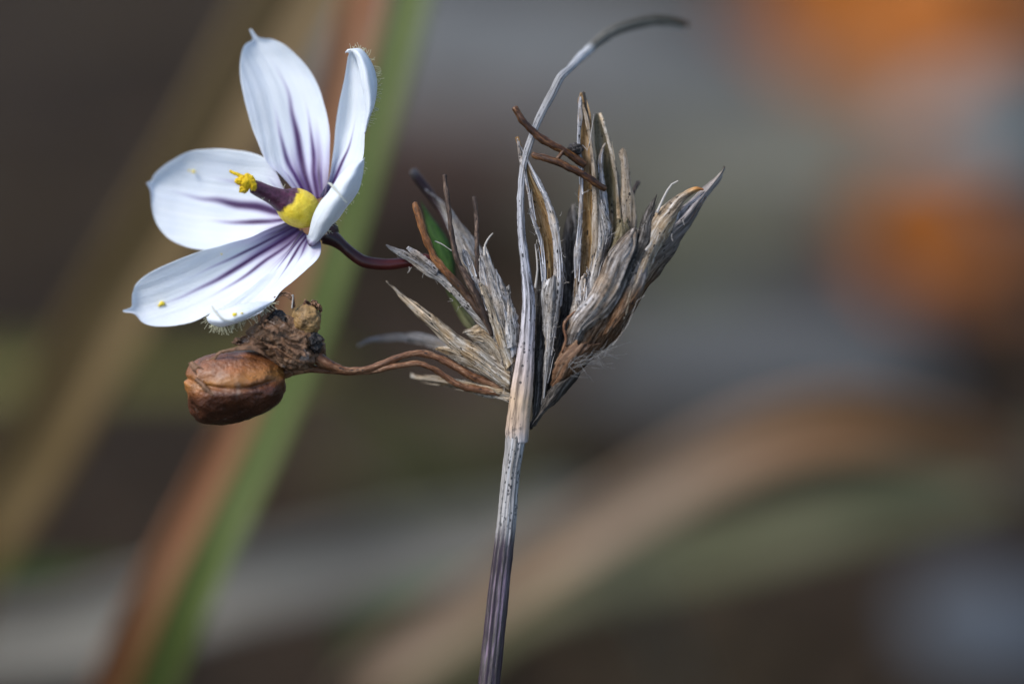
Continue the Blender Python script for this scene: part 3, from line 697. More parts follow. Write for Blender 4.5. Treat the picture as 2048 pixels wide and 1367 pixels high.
# --- right of the stem: dark sheaths and the tall grey bract with a tan inside
bract([(1058, 858, 1072, 850, .45), (1062, 800, 1088, 800, .5), (1064, 740, 1094, 735, .55), (1068, 680, 1098, 670, .6), (1068, 620, 1094, 610, .65), (1072, 570, 1090, 560, .75), (1074, 530, 1078, 525, .8)], M_dark, **K, ridge=.1, torn=5)
bract([(1090, 790, 1130, 768, .9), (1100, 700, 1150, 680, 1), (1110, 620, 1165, 610, 1.1), (1118, 560, 1165, 550, 1.2), (1122, 500, 1155, 500, 1.5), (1130, 450, 1152, 440, 1.9), (1140, 415, 1148, 410, 2.2)], M_dark, **K, ridge=.08)
bract([(1116, 560, 1150, 560, 1.3), (1124, 510, 1148, 505, 1.5), (1136, 450, 1154, 450, 1.9), (1142, 412, 1150, 410, 2.2)], M_grey, **K, nu=16, nv=50, torn=4)
bract([(1092, 640, 1118, 630, .7), (1085, 560, 1124, 540, .6), (1084, 510, 1119, 500, .55), (1077, 466, 1114, 460, .5), (1065, 425, 1107, 430, .5), (1056, 395, 1089, 400, .5), (1049, 350, 1067, 360, .5), (1041, 312, 1050, 310, .6), (1033, 274, 1034, 273, .7)], M_tan, **K, k=-.7, ridge=.03)
bract([(1112, 620, 1125, 610, .1), (1108, 555, 1127, 545, .08), (1107, 500, 1122, 495, .08), (1100, 450, 1115, 445, .1), (1090, 410, 1104, 412, .12), (1073, 365, 1083, 370, .25), (1055, 325, 1060, 325, .4), (1036, 282, 1037, 282, .6)], M_lav, **K, nu=14)
bract([(1083, 590, 1093, 588, .1), (1083, 540, 1092, 535, .1), (1076, 480, 1085, 478, .1), (1062, 430, 1070, 430, .12), (1052, 380, 1060, 380, .22), (1041, 325, 1047, 325, .4), (1033, 278, 1035, 277, .6)], M_lav, **K, nu=12)
bract([(1083, 810, 1090, 800, .25), (1086, 750, 1102, 742, .1), (1090, 700, 1108, 695, .0), (1086, 660, 1114, 655, -.05), (1082, 610, 1120, 615, -.08), (1082, 578, 1125, 575, -.05), (1085, 558, 1126, 545, .05)], M_grey, **K, torn=4, ridge=.07)

# --- upper cluster right of the stem
M_paper = dry('papery_bract', (.14, .1, .065), (.42, .34, .26), (.66, .6, .54), tint=(.9, .8, .62), dots=.45, transl=.3, contrast=.9)
bract([(1195, 600, 1262, 540, 1.2), (1202, 520, 1262, 500, 1.3), (1208, 450, 1256, 445, 1.4), (1214, 400, 1246, 398, 1.5), (1218, 350, 1238, 350, 1.6), (1220, 318, 1228, 316, 1.7)], M_paper, **K, k=.5)
bract([(1225, 545, 1262, 510, .9), (1232, 480, 1268, 470, 1), (1237, 440, 1271, 440, 1), (1240, 400, 1267, 400, 1), (1243, 360, 1262, 362, 1), (1241, 330, 1257, 332, 1), (1239, 305, 1253, 306, 1.1), (1243, 296, 1248, 295, 1.1)], M_paper, **K, k=.6)
bract([(1185, 610, 1240, 570, 1.1), (1190, 500, 1240, 490, 1.2), (1190, 420, 1237, 416, 1.3), (1190, 360, 1234, 360, 1.35), (1192, 310, 1227, 312, 1.4), (1191, 270, 1215, 272, 1.5), (1190, 240, 1205, 240, 1.6), (1194, 226, 1202, 225, 1.7)], M_olive, **K, k=-.8)
bract([(1236, 440, 1243, 440, .9), (1233, 400, 1240, 400, .95), (1229, 350, 1236, 350, 1), (1217, 290, 1224, 290, 1.1), (1205, 245, 1210, 245, 1.3), (1199, 228, 1201, 227, 1.5)], M_greytan, **K, nu=10)
bract([(1212, 480, 1226, 470, .8), (1205, 430, 1220, 425, .8), (1199, 380, 1212, 380, .85), (1195, 340, 1206, 335, .9), (1198, 305, 1208, 300, 1), (1208, 288, 1212, 286, 1.1)], M_lav, **K, nu=14)
bract([(1145, 628, 1190, 600, .7), (1149, 555, 1194, 550, .7), (1151, 510, 1196, 500, .75), (1157, 444, 1192, 440, .8), (1159, 390, 1188, 390, .85), (1160, 340, 1190, 345, .85), (1155, 300, 1186, 300, .9), (1156, 265, 1183, 268, .95), (1160, 225, 1180, 228, 1), (1158, 200, 1172, 200, 1.1), (1164, 185, 1167, 184, 1.2)], M_tan, **K, k=-.6)
bract([(1144, 628, 1158, 615, .5), (1148, 555, 1160, 550, .5), (1150, 500, 1160, 498, .5), (1156, 440, 1165, 440, .55), (1159, 390, 1168, 390, .6), (1158, 330, 1165, 330, .65), (1153, 290, 1161, 290, .7), (1156, 250, 1162, 250, .75), (1158, 205, 1163, 204, .9), (1160, 194, 1162, 193, 1.0)], M_lav, **K, nu=14)
bract([(1168, 600, 1192, 585, .35), (1176, 540, 1198, 530, .35), (1183, 480, 1202, 475, .4), (1185, 420, 1201, 418, .45), (1184, 360, 1198, 360, .5), (1181, 310, 1190, 308, .55), (1175, 265, 1182, 263, .65), (1167, 225, 1172, 222, .8), (1160, 196, 1163, 195, 1.0)], M_paper, **K, nu=16)
bract([(1170, 240, 1180, 240, 1.0), (1169, 215, 1177, 214, 1.05), (1165, 190, 1171, 188, 1.1), (1164, 184, 1167, 183, 1.1)], M_dark, **K, nu=12, nv=30)
bract([(1165, 628, 1205, 585, .2), (1174, 560, 1210, 530, .25), (1186, 500, 1225, 470, .35), (1188, 450, 1220, 440, .45), (1190, 408, 1206, 402, .55)], M_grey, **K, torn=14)
bract([(1200, 560, 1240, 530, .3), (1212, 510, 1250, 490, .45), (1225, 470, 1258, 462, .6), (1235, 440, 1256, 440, .7)], M_olive, **K, torn=8)
bract([(1150, 640, 1185, 620, 0), (1150, 605, 1190, 590, .05), (1158, 575, 1186, 565, .1), (1166, 548, 1176, 545, .2)], M_lav, **K, torn=10, ridge=.1, crumple=.12)
bract([(1140, 660, 1165, 645, .1), (1141, 625, 1172, 615, .1), (1145, 595, 1165, 590, .2)], M_grey, **K, nu=18, nv=40, torn=6, crumple=.14)
tube([(1170, 330, .5, 7.5), (1155, 319, .4, 8), (1123, 299, .2, 8), (1092, 283, .1, 8.2), (1067, 264, .1, 8), (1045, 240, .1, 7.6), (1029, 215, .15, 6.8)], M_ped_brown, plant, BASE, bump=.03, bump_f=6)
tube([(1210, 378, .45, 6), (1196, 369, .25, 7), (1178, 356, .1, 7.4), (1153, 342, 0, 7.2), (1123, 328, 0, 7.4), (1092, 317, .1, 7.4), (1065, 309, .2, 6)], M_ped_brown, plant, BASE, bump=.03, bump_f=6)
tube([(1110, 322, .05, 3), (1116, 316, 0, 4), (1122, 308, .05, 4), (1128, 300, .1, 4)], M_ped_brown, plant, BASE, name='pedicel_scar', ns=8)
tube([(1262, 400, 1.6, 4), (1268, 380, 1.8, 4), (1277, 364, 2.2, 4.5)], M_ped_dark, plant, BASE, ns=8)
blob('withered_stamen', P(1152, 297, .3), (.3, .2, .2), M_char, plant, BASE, rot=-.3, amp=.5, f=2.5, seed=4, ns=28, nr=18)

# --- big right spikelet
bract([(1052, 858, 1070, 852, .2), (1075, 825, 1093, 824, 0), (1090, 795, 1114, 806, -.1), (1098, 780, 1136, 779, -.3), (1110, 768, 1151, 757, -.4), (1125, 762, 1159, 742, -.4)], M_dark, **K, k=1.)
bract([(1104, 758, 1125, 766, .2), (1115, 715, 1165, 737, 0), (1131, 675, 1212, 696, -.2), (1142, 635, 1247, 667, -.3), (1175, 597, 1277, 609, -.3), (1200, 545, 1299, 575, -.25), (1230, 492, 1323, 543, -.1), (1268, 462, 1345, 514, .1), (1310, 440, 1367, 475, .2), (1347, 425, 1389, 444, .3), (1377, 406, 1415, 395, .4), (1408, 374, 1441, 361, .5), (1432, 352, 1451, 341, .6), (1447, 333, 1451, 331, .7)], M_brown, **K, nu=40, nv=130, ridge=.09, k=.9)
bract([(1100, 772, 1116, 770, .15), (1105, 752, 1142, 752, -.3), (1112, 725, 1162, 727, -.6), (1122, 700, 1186, 708, -.75), (1134, 680, 1205, 694, -.7)], dry('tan_brown_sheath', (.04, .02, .011), (.17, .085, .042), (.42, .3, .21), tint=(.8, .65, .5), dots=.35, relief=9e-5, rough=.5, spec=.4), **K, k=.9, torn=7, ridge=.07, crumple=.09)
bract([(1250, 560, 1290, 560, -.75), (1270, 500, 1318, 505, -.55), (1283, 457, 1336, 472, -.4), (1300, 432, 1347, 447, -.25), (1325, 412, 1360, 424, -.1), (1348, 395, 1368, 403, 0), (1372, 381, 1384, 390, .1), (1392, 374, 1397, 381, .2), (1406, 378, 1408, 379, .2)], M_orange_tip, **K, k=.6)
bract([(1215, 560, 1262, 577, -.95), (1245, 510, 1292, 522, -.75), (1270, 470, 1307, 480, -.55), (1285, 435, 1307, 440, -.3), (1298, 410, 1312, 412, -.05), (1311, 390, 1316, 389, .1)], M_dark, **K)
bract([(1129, 690, 1158, 690, -.6), (1140, 640, 1182, 656, -.95), (1170, 598, 1214, 630, -1.1), (1195, 550, 1244, 588, -1.15), (1213, 505, 1264, 538, -1.05), (1238, 480, 1274, 504, -.85), (1262, 463, 1268, 468, -.6)], M_streak, **K, nu=40, nv=110, ridge=.14, torn=9)
bract([(1205, 672, 1232, 655, -.75), (1225, 625, 1262, 620, -.9), (1245, 575, 1285, 580, -.85), (1262, 535, 1296, 540, -.65), (1282, 505, 1300, 508, -.45)], M_brown, **K, ridge=.1, torn=8)
bract([(1246, 640, 1250, 636, -.85), (1254, 600, 1262, 596, -.95), (1268, 560, 1276, 556, -.85), (1278, 525, 1284, 522, -.7)], M_greytan, **K, nu=10, nv=50)
bract([(1330, 470, 1336, 474, -.05), (1345, 440, 1352, 446, 0), (1356, 418, 1361, 424, 0)], M_lav, **K, nu=8, nv=40)
tube([(1153, 621, -.5, 2.2), (1140, 632, -.6, 3), (1131, 642, -.65, 3.2), (1128, 656, -.65, 3), (1132, 678, -.7, 2.8), (1124, 704, -.6, 2)], M_ped_caps, plant, BASE, name='curled_margin', ns=10)

# --- loose fibres
def fib(pts, r=1.3): return ([P(*p) for p in pts], r/PXMM, r*.5/PXMM)
fl = [fib([(969, 510, -.1), (970, 490, -.15), (978, 475, -.2), (986, 466, -.2)], 2.6), fib([(1314, 425, -.35), (1324, 402, -.15), (1334, 382, -.15), (1344, 368, -.1), (1356, 362, 0)], 3),
      fib([(870, 482, -.1), (884, 488, -.2), (903, 501, -.2)], 1.2), fib([(1070, 575, -.1), (1075, 540, -.2), (1073, 510, -.1), (1070, 488, 0)], 2.4),
      fib([(1292, 500, -.9), (1300, 490, -1), (1304, 482, -1)], 3), fib([(1225, 690, -1), (1255, 650, -1.1), (1275, 600, -1), (1290, 590, -.8)], .6),
      fib([(1165, 290, .2), (1175, 300, .1), (1188, 228, .5)], .9)]
edges = [((770, 490), (960, 640)), ((1084, 560), (1110, 700)), ((1120, 430), (1124, 600)), ((1160, 380), (1150, 560)), ((1180, 590), (1290, 440)), ((955, 520), (1010, 600)), ((930, 690), (1015, 780)), ((1090, 640), (1112, 650)), ((1200, 420), (1225, 480)), ((1060, 420), (1082, 520)), ((1240, 560), (1380, 420))]
for (a0, b0), (a1, b1) in edges:
    for i in range(13):
        s = random.random(); u = a0 + (a1-a0)*s + random.gauss(0, 4); v = b0 + (b1-b0)*s + random.gauss(0, 4)
        an = random.uniform(0, 6.28); L = random.uniform(4, 15); bend = random.uniform(-.35, .35)
        d = -.35 if u < 1140 else -.9
        fl.append(fib([(u, v, d + .5), (u + L*.5*math.cos(an), v + L*.5*math.sin(an), d), (u + L*math.cos(an+bend), v + L*math.sin(an+bend), d - .1)], random.uniform(.35, .7)))
threads('loose_fibres', fl, M_fibre, plant, BASE)
M_splinter = {'grey_bract': plain('grey_splinter', (.34, .33, .33), .7, .6, 500), 'straw_grey_bract': plain('straw_splinter', (.42, .34, .25), .7, .6, 500), 'lavender_bract': plain('pale_splinter', (.55, .55, .58), .7, .5, 500),
              'tan_bract': plain('tan_splinter', (.42, .3, .15), .7, .5, 500), 'brown_bract': plain('brown_splinter', (.16, .09, .05), .7, .7, 500), 'dark_bract': plain('dark_splinter', (.09, .08, .07), .7, .6, 500), 'streaked_bract': plain('streaked_splinter', (.45, .4, .36), .7, .7, 500)}
for mn, lst in SPL.items():
    if mn in M_splinter: threads('splinters', lst, M_splinter[mn], plant, BASE)
wl = []
for i in range(46):
    u = random.uniform(1135, 1215); v = 735 - (u-1135)*.42 + random.gauss(0, 9); L = random.uniform(18, 55); an = random.gauss(-.25, .5)
    wl.append(fib([(u, v, -.8), (u + L*.4*math.cos(an), v + L*.4*math.sin(an) + random.gauss(0, 5), -1.), (u + L*math.cos(an), v + L*math.sin(an), -.6 + random.random()*.6)], random.uniform(.22, .45)))
threads('web_fibres', wl, M_web, plant, BASE)

# --- pedicels that carry the old capsules
tube([(1010, 775, .5, 8), (952, 755, .6, 8.5), (919, 738, .6, 8), (886, 720, .6, 7.5), (858, 709, .6, 7), (823, 707, .5, 7), (788, 718, .4, 7), (744, 735, .3, 7), (700, 741, .2, 7.5), (672, 735, .2, 9), (645, 722, .2, 12), (615, 700, .4, 16)], M_ped_caps, plant, BASE, m=160, bump=.035, bump_f=5)
tube([(1000, 785, .5, 7), (950, 778, .5, 7.5), (915, 768, .4, 7), (889, 751, .4, 6.5), (864, 736, .3, 6), (836, 727, .3, 6), (799, 731, .25, 6), (744, 741, .4, 6), (700, 744, .5, 5.5), (660, 741, .6, 7), (610, 738, .7, 9), (560, 745, .9, 14)], M_ped_caps, plant, BASE, m=160, bump=.035, bump_f=5)

# --- whole brown capsule
def capshape(d):
    # squared barrel, flattened at the foot, with a sunken split on the left shoulder
    a = np.arctan2(d[..., 1], d[..., 0])
    s = 1 + (.045*np.cos(4*(a - .85)) + .035*np.cos(3*(a + 2.2))) * (1 - d[..., 2]**2)
    crease = np.exp(-((d[..., 1] + .05 - .35*d[..., 0]*d[..., 0] + .25*d[..., 0]) / .075)**2) * np.clip((.85 - d[..., 0])*4, 0, 1)
    return s * (1 - .07*crease*(1 + .6*vnoise(d[..., 0]*4, d[..., 1]*4, d[..., 2]*4, 77)))
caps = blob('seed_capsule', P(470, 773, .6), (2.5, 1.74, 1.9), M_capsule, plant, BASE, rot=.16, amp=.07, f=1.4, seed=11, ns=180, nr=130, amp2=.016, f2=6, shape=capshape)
caps['label'] = 'whole glossy brown seed capsule'
bract([(575, 738, 590, 752, .3), (545, 716, 548, 724, -.55), (509, 693, 510, 700, -.9), (477, 693, 478, 700, -.95), (441, 701, 444, 708, -.7), (421, 716, 425, 722, -.5), (398, 722, 402, 728, -.3)], M_flap, caps, BASE, name='torn_rim', k=.4, nu=10, nv=60, ridge=.05, crumple=.08)
bract([(402, 752, 412, 742, -.75), (390, 745, 402, 735, -.75), (382, 735, 394, 730, -.65), (378, 724, 383, 722, -.5)], M_flap, caps, BASE, name='curled_flap', k=-.6, nu=14, nv=30)
bract([(424, 792, 430, 786, -1.2), (408, 782, 416, 772, -1.15), (397, 768, 403, 760, -1.0), (388, 762, 394, 752, -.85)], M_flap, caps, BASE, name='split_edge', k=.5, nu=10, nv=30, crumple=.1)

# --- shrivelled upper capsule
husk = blob('shrivelled_capsule', P(578, 685, .3), (1.62, 1.12, 1.1), M_husk, plant, BASE, rot=-.25, amp=.24, f=1.8, seed=23, ns=150, nr=100, amp2=.1, f2=4.5)
husk['label'] = 'broken shrivelled seed capsule with torn husk'
blob('husk_lobe', P(614, 640, .1), (.68, .72, .6), M_husk_tan, husk, BASE, amp=.12, f=2, seed=5, ns=70, nr=50, amp2=.05, f2=6)
blob('husk_lobe', P(630, 683, -.1), (.34, .5, .4), M_char, husk, BASE, rot=.3, amp=.3, f=2.2, seed=6, ns=60, nr=40, amp2=.1, f2=6)
blob('husk_lobe', P(556, 640, .1), (.6, .4, .42), M_char, husk, BASE, rot=-.4, amp=.35, f=2.2, seed=8, ns=70, nr=50, amp2=.12, f2=6)
blob('husk_lobe', P(522, 668, -.1), (.62, .5, .5), M_husk, husk, BASE, rot=.6, amp=.4, f=2.2, seed=9, ns=70, nr=50, amp2=.12, f2=6)
blob('husk_lobe', P(590, 715, -.35), (.75, .5, .5), M_husk, husk, BASE, rot=-.3, amp=.3, f=2.4, seed=19, ns=70, nr=50, amp2=.1, f2=6)
for rows in ([(583, 618, 592, 612, -.1), (580, 600, 588, 592, -.1), (566, 590, 568, 584, -.1), (552, 602, 547, 596, -.1), (548, 618, 542, 616, 0)],
             [(545, 690, 515, 700, -.5), (520, 680, 500, 692, -.6), (495, 675, 485, 688, -.5), (470, 680, 468, 684, -.3)],
             [(530, 660, 512, 650, -.5), (535, 640, 520, 628, -.5), (545, 622, 538, 612, -.3)],
             [(610, 612, 640, 620, .1), (608, 606, 638, 612, .1), (612, 602, 630, 606, .2)],
             [(560, 712, 600, 730, -.7), (548, 700, 575, 712, -.85), (530, 690, 545, 692, -.8)],
             [(600, 690, 612, 712, -.75), (578, 682, 588, 706, -.9), (560, 672, 562, 684, -.85)],
             [(555, 668, 570, 655, -.8), (538, 660, 548, 645, -.8), (525, 650, 530, 640, -.7)]):
    bract(rows, M_flap, husk, BASE, name='husk_flap', k=-.7, nu=20, nv=40, crumple=.16, torn=5, rag=4)
tube([(584, 616, -.2, 1.6), (585, 604, -.25, 1.3), (586, 594, -.25, 1.3), (585, 590, -.25, 2.6)], M_fibre, husk, BASE, name='husk_hair', ns=8)

# --- the fresh flower
tube([(652, 470, 1.0, 19), (668, 478, 1.0, 16), (686, 492, 1.0, 12), (702, 506, 1.0, 11.5), (726, 522, 1.05, 12), (755, 528, 1.1, 12), (788, 528, 1.2, 11.5), (820, 523, 1.3, 11), (853, 518, 1.6, 10.5), (880, 530, 2.4, 8), (905, 572, 2.9, 7), (928, 620, 2.9, 7), (970, 690, 2.0, 7), (1015, 775, 1.0, 7)], M_fresh, plant, BASE, name='flower_stalk', m=140, ns=24, bump=.01)
flower = blob('flower', P(655, 462, 1.1), (.52, .62, .5), M_recept, plant, BASE, rot=.5, amp=.06, seed=2, ns=40, nr=28)
flower['label'] = 'open white six-petalled flower with purple veins and yellow centre'

def petal(rows, veins, throat=.2, name='petal', nu=61, nv=130, wave=.03, seed=0, tipm=None, k=0.):
    """rows base->tip of (L, M, R) points (u, v, d)"""
    A = cr(np.array(rows, float), nv)                    # nv,3,3
    x = np.linspace(-1, 1, nu)[None, :, None]
    L, M_, R_ = A[:, 0:1], A[:, 1:2], A[:, 2:3]
    c = L * (x*(x-1)/2) + M_ * (1 - x*x) + R_ * (x*(x+1)/2)
    D = DIST + c[..., 2]; kk = D/DIST/PXMM
    g = CAMPOS + FWD*D[..., None] + RIGHT*((c[..., 0]-1024)*kk)[..., None] - UP*((c[..., 1]-683.5)*kk)[..., None]
    def vein(a, t):
        r = 0*a
        for a0, a1, tend, w0, amt in veins:
            ac = a0 + (a1-a0)*np.clip(t/tend, 0, 1)
            wv = w0*(1 - np.clip(t/tend, 0, 1))**1.6 + .016
            wig = .02*vnoise(t*9, a0*3, seed, 3)
            r = np.maximum(r, amt*np.exp(-((a-ac-wig)/wv)**2) * np.clip((tend-t)/(tend*.6), 0, 1)**1.1)
        return np.clip(r, 0, 1)
    def thr(a, t): return np.clip((throat*(1+.45*vnoise(a*5, t*2, seed, 4)) - t)/throat, 0, 1)**1.1
    return sheet(name, g, M_petal, flower, BASE, .022, .024, 2.2, .035, .6, seed+50, {'vein': vein, 'throat': thr}, wave)

VE = lambda e=1.: [(0, 0, .86*e, .2, 1.), (-.4, -.42, .6*e, .15, .9), (.4, .42, .6*e, .17, .95), (-.72, -.72, .3, .09, .6), (.72, .72, .3, .09, .6)]
# top
petal([((598, 392, 1.3), (626, 398, 1.6), (650, 392, 1.2)), ((566, 355, 1.4), (610, 352, 1.9), (658, 345, 1.3)), ((533, 325, 1.6), (602, 318, 2.2), (660, 300, 1.5)), ((513, 280, 1.8), (594, 272, 2.4), (660, 262, 1.7)), ((499, 239, 1.9), (586, 230, 2.6), (653, 222, 1.9)),
       ((486, 185, 2.1), (575, 182, 2.8), (638, 176, 2.1)), ((480, 145, 2.3), (558, 145, 3.0), (616, 136, 2.3)), ((482, 112, 2.5), (540, 118, 3.1), (594, 111, 2.5)), ((488, 92, 2.6), (526, 100, 3.1), (570, 90, 2.6)), ((497, 84, 2.8), (516, 86, 3.1), (545, 79, 2.8)), ((506, 78, 2.9), (510, 77, 3.05), (518, 76, 2.9)), ((500, 59, 2.9), (501, 59, 3), (502, 59, 2.9))], VE(), .31, seed=1)
# left
petal([((590, 420, 1.2), (590, 430, 1.6), (588, 446, 1.2)), ((566, 372, 1.5), (556, 424, 2.0), (552, 462, 1.4)), ((540, 325, 1.8), (515, 414, 2.4), (510, 480, 1.6)), ((508, 307, 2.1), (470, 408, 2.8), (462, 494, 1.8)), ((458, 299, 2.4), (430, 401, 3.0), (425, 500, 2.0)), ((418, 298, 2.6), (395, 394, 3.2), (390, 498, 2.2)), ((380, 303, 2.7), (362, 386, 3.3), (358, 488, 2.4)),
       ((345, 319, 2.8), (336, 379, 3.3), (332, 472, 2.6)), ((322, 336, 2.9), (318, 376, 3.3), (313, 446, 2.8)), ((308, 351, 3.0), (306, 371, 3.3), (303, 412, 3.0)), ((303, 361, 3.1), (301, 368, 3.2), (300, 382, 3.1)), ((293, 365, 3.0), (293, 366, 3.1), (293, 367, 3.1))], VE(), .26, seed=2)
# lower left
petal([((586, 440, 1.1), (598, 458, 1.5), (612, 468, 1.1)), ((545, 455, 1.2), (566, 480, 1.6), (592, 500, 1.0)), ((500, 475, 1.2), (520, 507, 1.7), (556, 540, .9)), ((450, 490, 1.2), (474, 535, 1.8), (512, 578, .9)), ((402, 502, 1.3), (432, 559, 1.9), (470, 604, .9)), ((350, 522, 1.4), (392, 580, 1.9), (424, 624, 1.0)), ((300, 545, 1.5), (347, 599, 1.9), (384, 642, 1.2)),
       ((274, 566, 1.6), (312, 610, 1.9), (346, 651, 1.4)), ((266, 585, 1.6), (288, 616, 1.9), (310, 652, 1.5)), ((264, 605, 1.6), (275, 619, 1.8), (285, 644, 1.6)), ((263, 615, 1.6), (265, 620, 1.7), (270, 627, 1.6)), ((246, 621, 1.5), (246, 622, 1.5), (247, 623, 1.5))], VE(1.12), .3, seed=3)
# bottom, tip rolled up towards the viewer
petal([((604, 458, 1.1), (616, 470, 1.0), (634, 470, .7)), ((580, 495, 1.0), (598, 492, .9), (641, 486, .5)), ((556, 525, .9), (584, 515, .8), (638, 512, .3)), ((528, 552, .7), (566, 540, .6), (612, 539, .1)), ((500, 575, .6), (548, 566, .5), (584, 562, -.1)), ((472, 594, .5), (522, 592, .35), (560, 582, -.2)),
       ((447, 610, .4), (497, 614, .2), (546, 602, -.3)), ((431, 620, .2), (474, 633, -.1), (528, 619, -.35)), ((424, 624, 0), (455, 642, -.2), (505, 632, -.4)), ((419, 630, -.1), (442, 648, -.3), (478, 643, -.4)), ((418, 640, -.2), (432, 650, -.3), (450, 651, -.4))],
      [(0, .1, .55, .2, 1.), (-.45, -.4, .45, .15, .9), (.35, .4, .38, .13, .8)], .26, seed=4)
petal([((545, 601, -.4), (546, 603, -.45), (545, 605, -.35)), ((518, 602, -.6), (528, 612, -.9), (524, 622, -.4)), ((493, 606, -.7), (505, 623, -1.2), (497, 637, -.5)), ((470, 611, -.75), (480, 633, -1.35), (470, 648, -.5)), ((450, 618, -.7), (455, 640, -1.3), (446, 654, -.5)), ((438, 620, -.6), (436, 640, -1.1), (428, 651, -.45)), ((428, 622, -.5), (421, 636, -.8), (416, 644, -.4)), ((423, 622, -.4), (416, 630, -.5), (412, 634, -.35))],
      [(-.3, -.2, .9, .05, .1)], .001, name='rolled_margin', nu=31, nv=70, seed=8)
tube([(424, 612, -.55, 1.4), (430, 622, -1.0, 2), (440, 633, -1.35, 2), (452, 640, -1.42, 1.6), (470, 643, -1.2, .8)], M_petaltip, flower, BASE, name='petal_tip', ns=10)
# right front, seen from outside, folded forward
petal([((612, 470, .9), (622, 492, .5), (640, 474, .6)), ((617, 468, .3), (640, 470, -.3), (660, 456, .3)), ((622, 446, -.1), (650, 446, -.9), (678, 436, .1)), ((630, 424, -.4), (662, 426, -1.2), (692, 414, 0)), ((642, 402, -.6), (676, 402, -1.4), (706, 398, -.1)), ((654, 388, -.7), (690, 380, -1.4), (717, 380, -.2)), ((664, 374, -.7), (700, 358, -1.4), (724, 356, -.3)),
       ((680, 350, -.7), (708, 342, -1.2), (727, 338, -.4)), ((702, 328, -.6), (716, 328, -1.0), (729, 322, -.5)), ((724, 319, -.6), (727, 318, -.7), (730, 315, -.6))], [(.1, .15, .35, .06, .35)], .06, seed=5)
tube([(694, 406, -1.55, .9), (682, 392, -1.55, 1.2), (670, 378, -1.35, 2.2), (661, 368, -1.1, 2.6), (656, 366, -1.0, 1.2)], M_petaltip, flower, BASE, name='petal_tip', ns=10)
# upper right
petal([((640, 392, 1.2), (652, 396, 1.3), (668, 398, .9)), ((656, 358, 1.3), (668, 362, 1.5), (696, 362, .6)), ((664, 325, 1.4), (682, 326, 1.6), (722, 325, .4)), ((668, 300, 1.4), (694, 298, 1.6), (728, 296, .3)), ((671, 262, 1.4), (703, 262, 1.6), (731, 258, .2)), ((676, 225, 1.3), (708, 225, 1.5), (735, 230, .1)), ((682, 188, 1.2), (710, 190, 1.3), (738, 200, 0)),
       ((688, 158, 1.1), (711, 158, 1.1), (740, 170, 0)), ((692, 135, 1.0), (711, 132, .9), (738, 142, 0)), ((695, 115, .8), (710, 112, .6), (730, 120, 0)), ((697, 106, .6), (708, 100, .4), (722, 106, .0)), ((690, 105, .4), (691, 104, .3), (692, 102, .2))], [(.0, .2, .62, .24, 1.), (-.45, -.4, .45, .18, .8)], .22, seed=6)
# its rolled-back margin
petal([((729, 268, -.1), (731, 262, -.15), (732, 254, .1)), ((731, 240, -.2), (736, 240, -.4), (740, 232, .3)), ((731, 222, -.3), (742, 218, -.55), (750, 206, .4)), ((726, 190, -.3), (742, 186, -.6), (754, 180, .4)), ((720, 160, -.3), (738, 158, -.6), (752, 154, .4)), ((715, 135, -.2), (732, 132, -.5), (746, 132, .4)), ((710, 115, -.1), (722, 110, -.35), (736, 112, .3)), ((700, 103, .1), (710, 99, -.1), (722, 98, .3)), ((690, 104, .3), (692, 102, .25), (695, 99, .3))], [], .001, name='rolled_margin', nu=25, nv=70, seed=7)

# yellow swollen base, purple column, anthers, stigma
def lathe_axis(name, a, b, prof, mat, seed, bump=.006, ns=48):
    a, b = np.array(a, float), np.array(b, float)
    pts = [P(*(a + (b-a)*s)) for s, r in prof]
    return tube_world(name, pts, [r/PXMM for s, r in prof], mat, flower, BASE, ns=ns, m=90, bump=bump, bump_f=4, seed=seed, tax=(pts[0], pts[-1]))
lathe_axis('column', (630, 432, 1.0), (507, 373, -.6), [(0, 14), (.03, 25), (.08, 31), (.16, 36.5), (.25, 38.5), (.34, 37.8), (.42, 34.5), (.48, 29.5), (.53, 25), (.6, 21), (.7, 18), (.8, 16.5), (.92, 15.5), (1, 14)], M_column, 3)
for i, (u, v, d, rx, ry, ro) in enumerate([(500, 358, -.7, .32, .2, -.7), (489, 376, -.75, .27, .2, .6), (481, 362, -.8, .26, .18, -.2), (494, 365, -1., .24, .26, .3), (505, 371, -.9, .17, .26, .1)]):
    blob('anther', P(u, v, d), (rx, ry, .22), M_anther, flower, BASE, rot=ro, amp=.22, f=2.2, seed=i+40, ns=36, nr=26, amp2=.06, f2=7)
tube([(486, 356, -.8, 5.5), (476, 349, -.8, 4.5), (468, 346, -.8, 3.5), (459, 342, -.75, 2.2)], M_anther, flower, BASE, name='stigma', ns=10, bump=.03, bump_f=8)

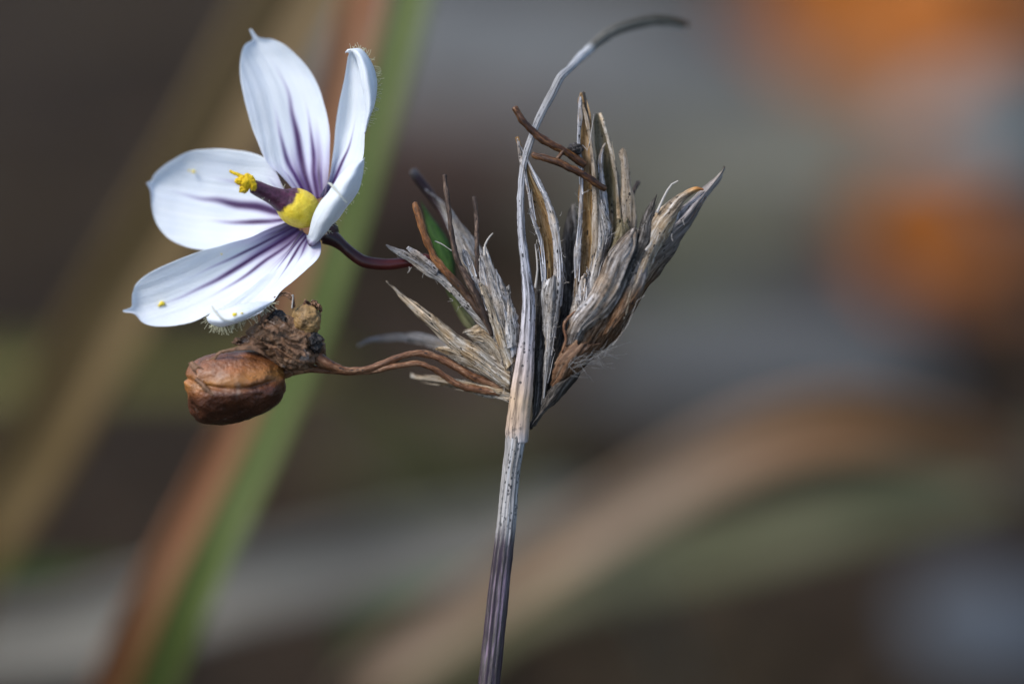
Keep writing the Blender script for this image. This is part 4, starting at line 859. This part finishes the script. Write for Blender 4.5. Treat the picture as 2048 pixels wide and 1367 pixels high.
# hairs on petal margins, tiny pollen grains
def margin_hairs(line, n, out, L=(7, 13), d=.0):
    res = []; pl = cr(np.array(line, float), 60)
    for i in range(n):
        j = random.uniform(0, 58.9); a = pl[int(j)]; b = pl[int(j)+1]; p = a + (b-a)*(j % 1)
        tg = (b-a)[:2]; nn = np.array([tg[1], -tg[0]]); nn /= np.linalg.norm(nn)+1e-9; nn *= out
        l = random.uniform(L[0]*.5, L[1]); ang = random.gauss(0, .6)
        nx, ny = nn[0]*math.cos(ang)-nn[1]*math.sin(ang), nn[0]*math.sin(ang)+nn[1]*math.cos(ang)
        dd = p[2] + random.uniform(-.15, .15)
        res.append(([P(p[0]-nx*2, p[1]-ny*2, dd), P(p[0]+nx*l*.5, p[1]+ny*l*.5, dd), P(p[0]+nx*l+random.gauss(0, 1), p[1]+ny*l+random.gauss(0, 1), dd)], .5/PXMM, .32/PXMM))
    return res
hl = margin_hairs([(700, 98, .25), (722, 98, .25), (738, 113, .3), (750, 140, .35), (755, 175, .35), (752, 205, .3), (741, 235, .25), (733, 258, .1)], 60, 1)
hl += margin_hairs([(413, 634, -.2), (420, 646, -.4), (440, 655, -.7), (462, 651, -.8), (494, 638, -.9), (522, 625, -.7), (545, 605, -.5)], 70, -1, (8, 16))
hl += margin_hairs([(728, 322, -.4), (724, 352, -.2), (714, 384, -.1), (694, 412, 0), (670, 442, .1), (645, 470, .3)], 26, 1, (5, 11))
hl += margin_hairs([(570, 370, -.3), (540, 365, -.5), (515, 362, -.6)], 7, 1, (5, 9)) + margin_hairs([(545, 402, -.3), (520, 396, -.5)], 5, -1, (5, 9))
threads('hairs', hl, M_hair, flower, BASE, gland=True)
for u, v, d, r in [(324, 607, 1.86, .13), (387, 343, 2.98, .09), (318, 611, 1.86, .06), (470, 629, -1.25, .12), (484, 626, -1.3, .06), (443, 508, 1.5, .04), (378, 341, 2.8, .05)]:
    blob('pollen_grain', P(u, v, d), (r, r*.8, r*.8), M_pollen, flower, BASE, amp=.35, f=2.5, seed=int(u), ns=16, nr=12)
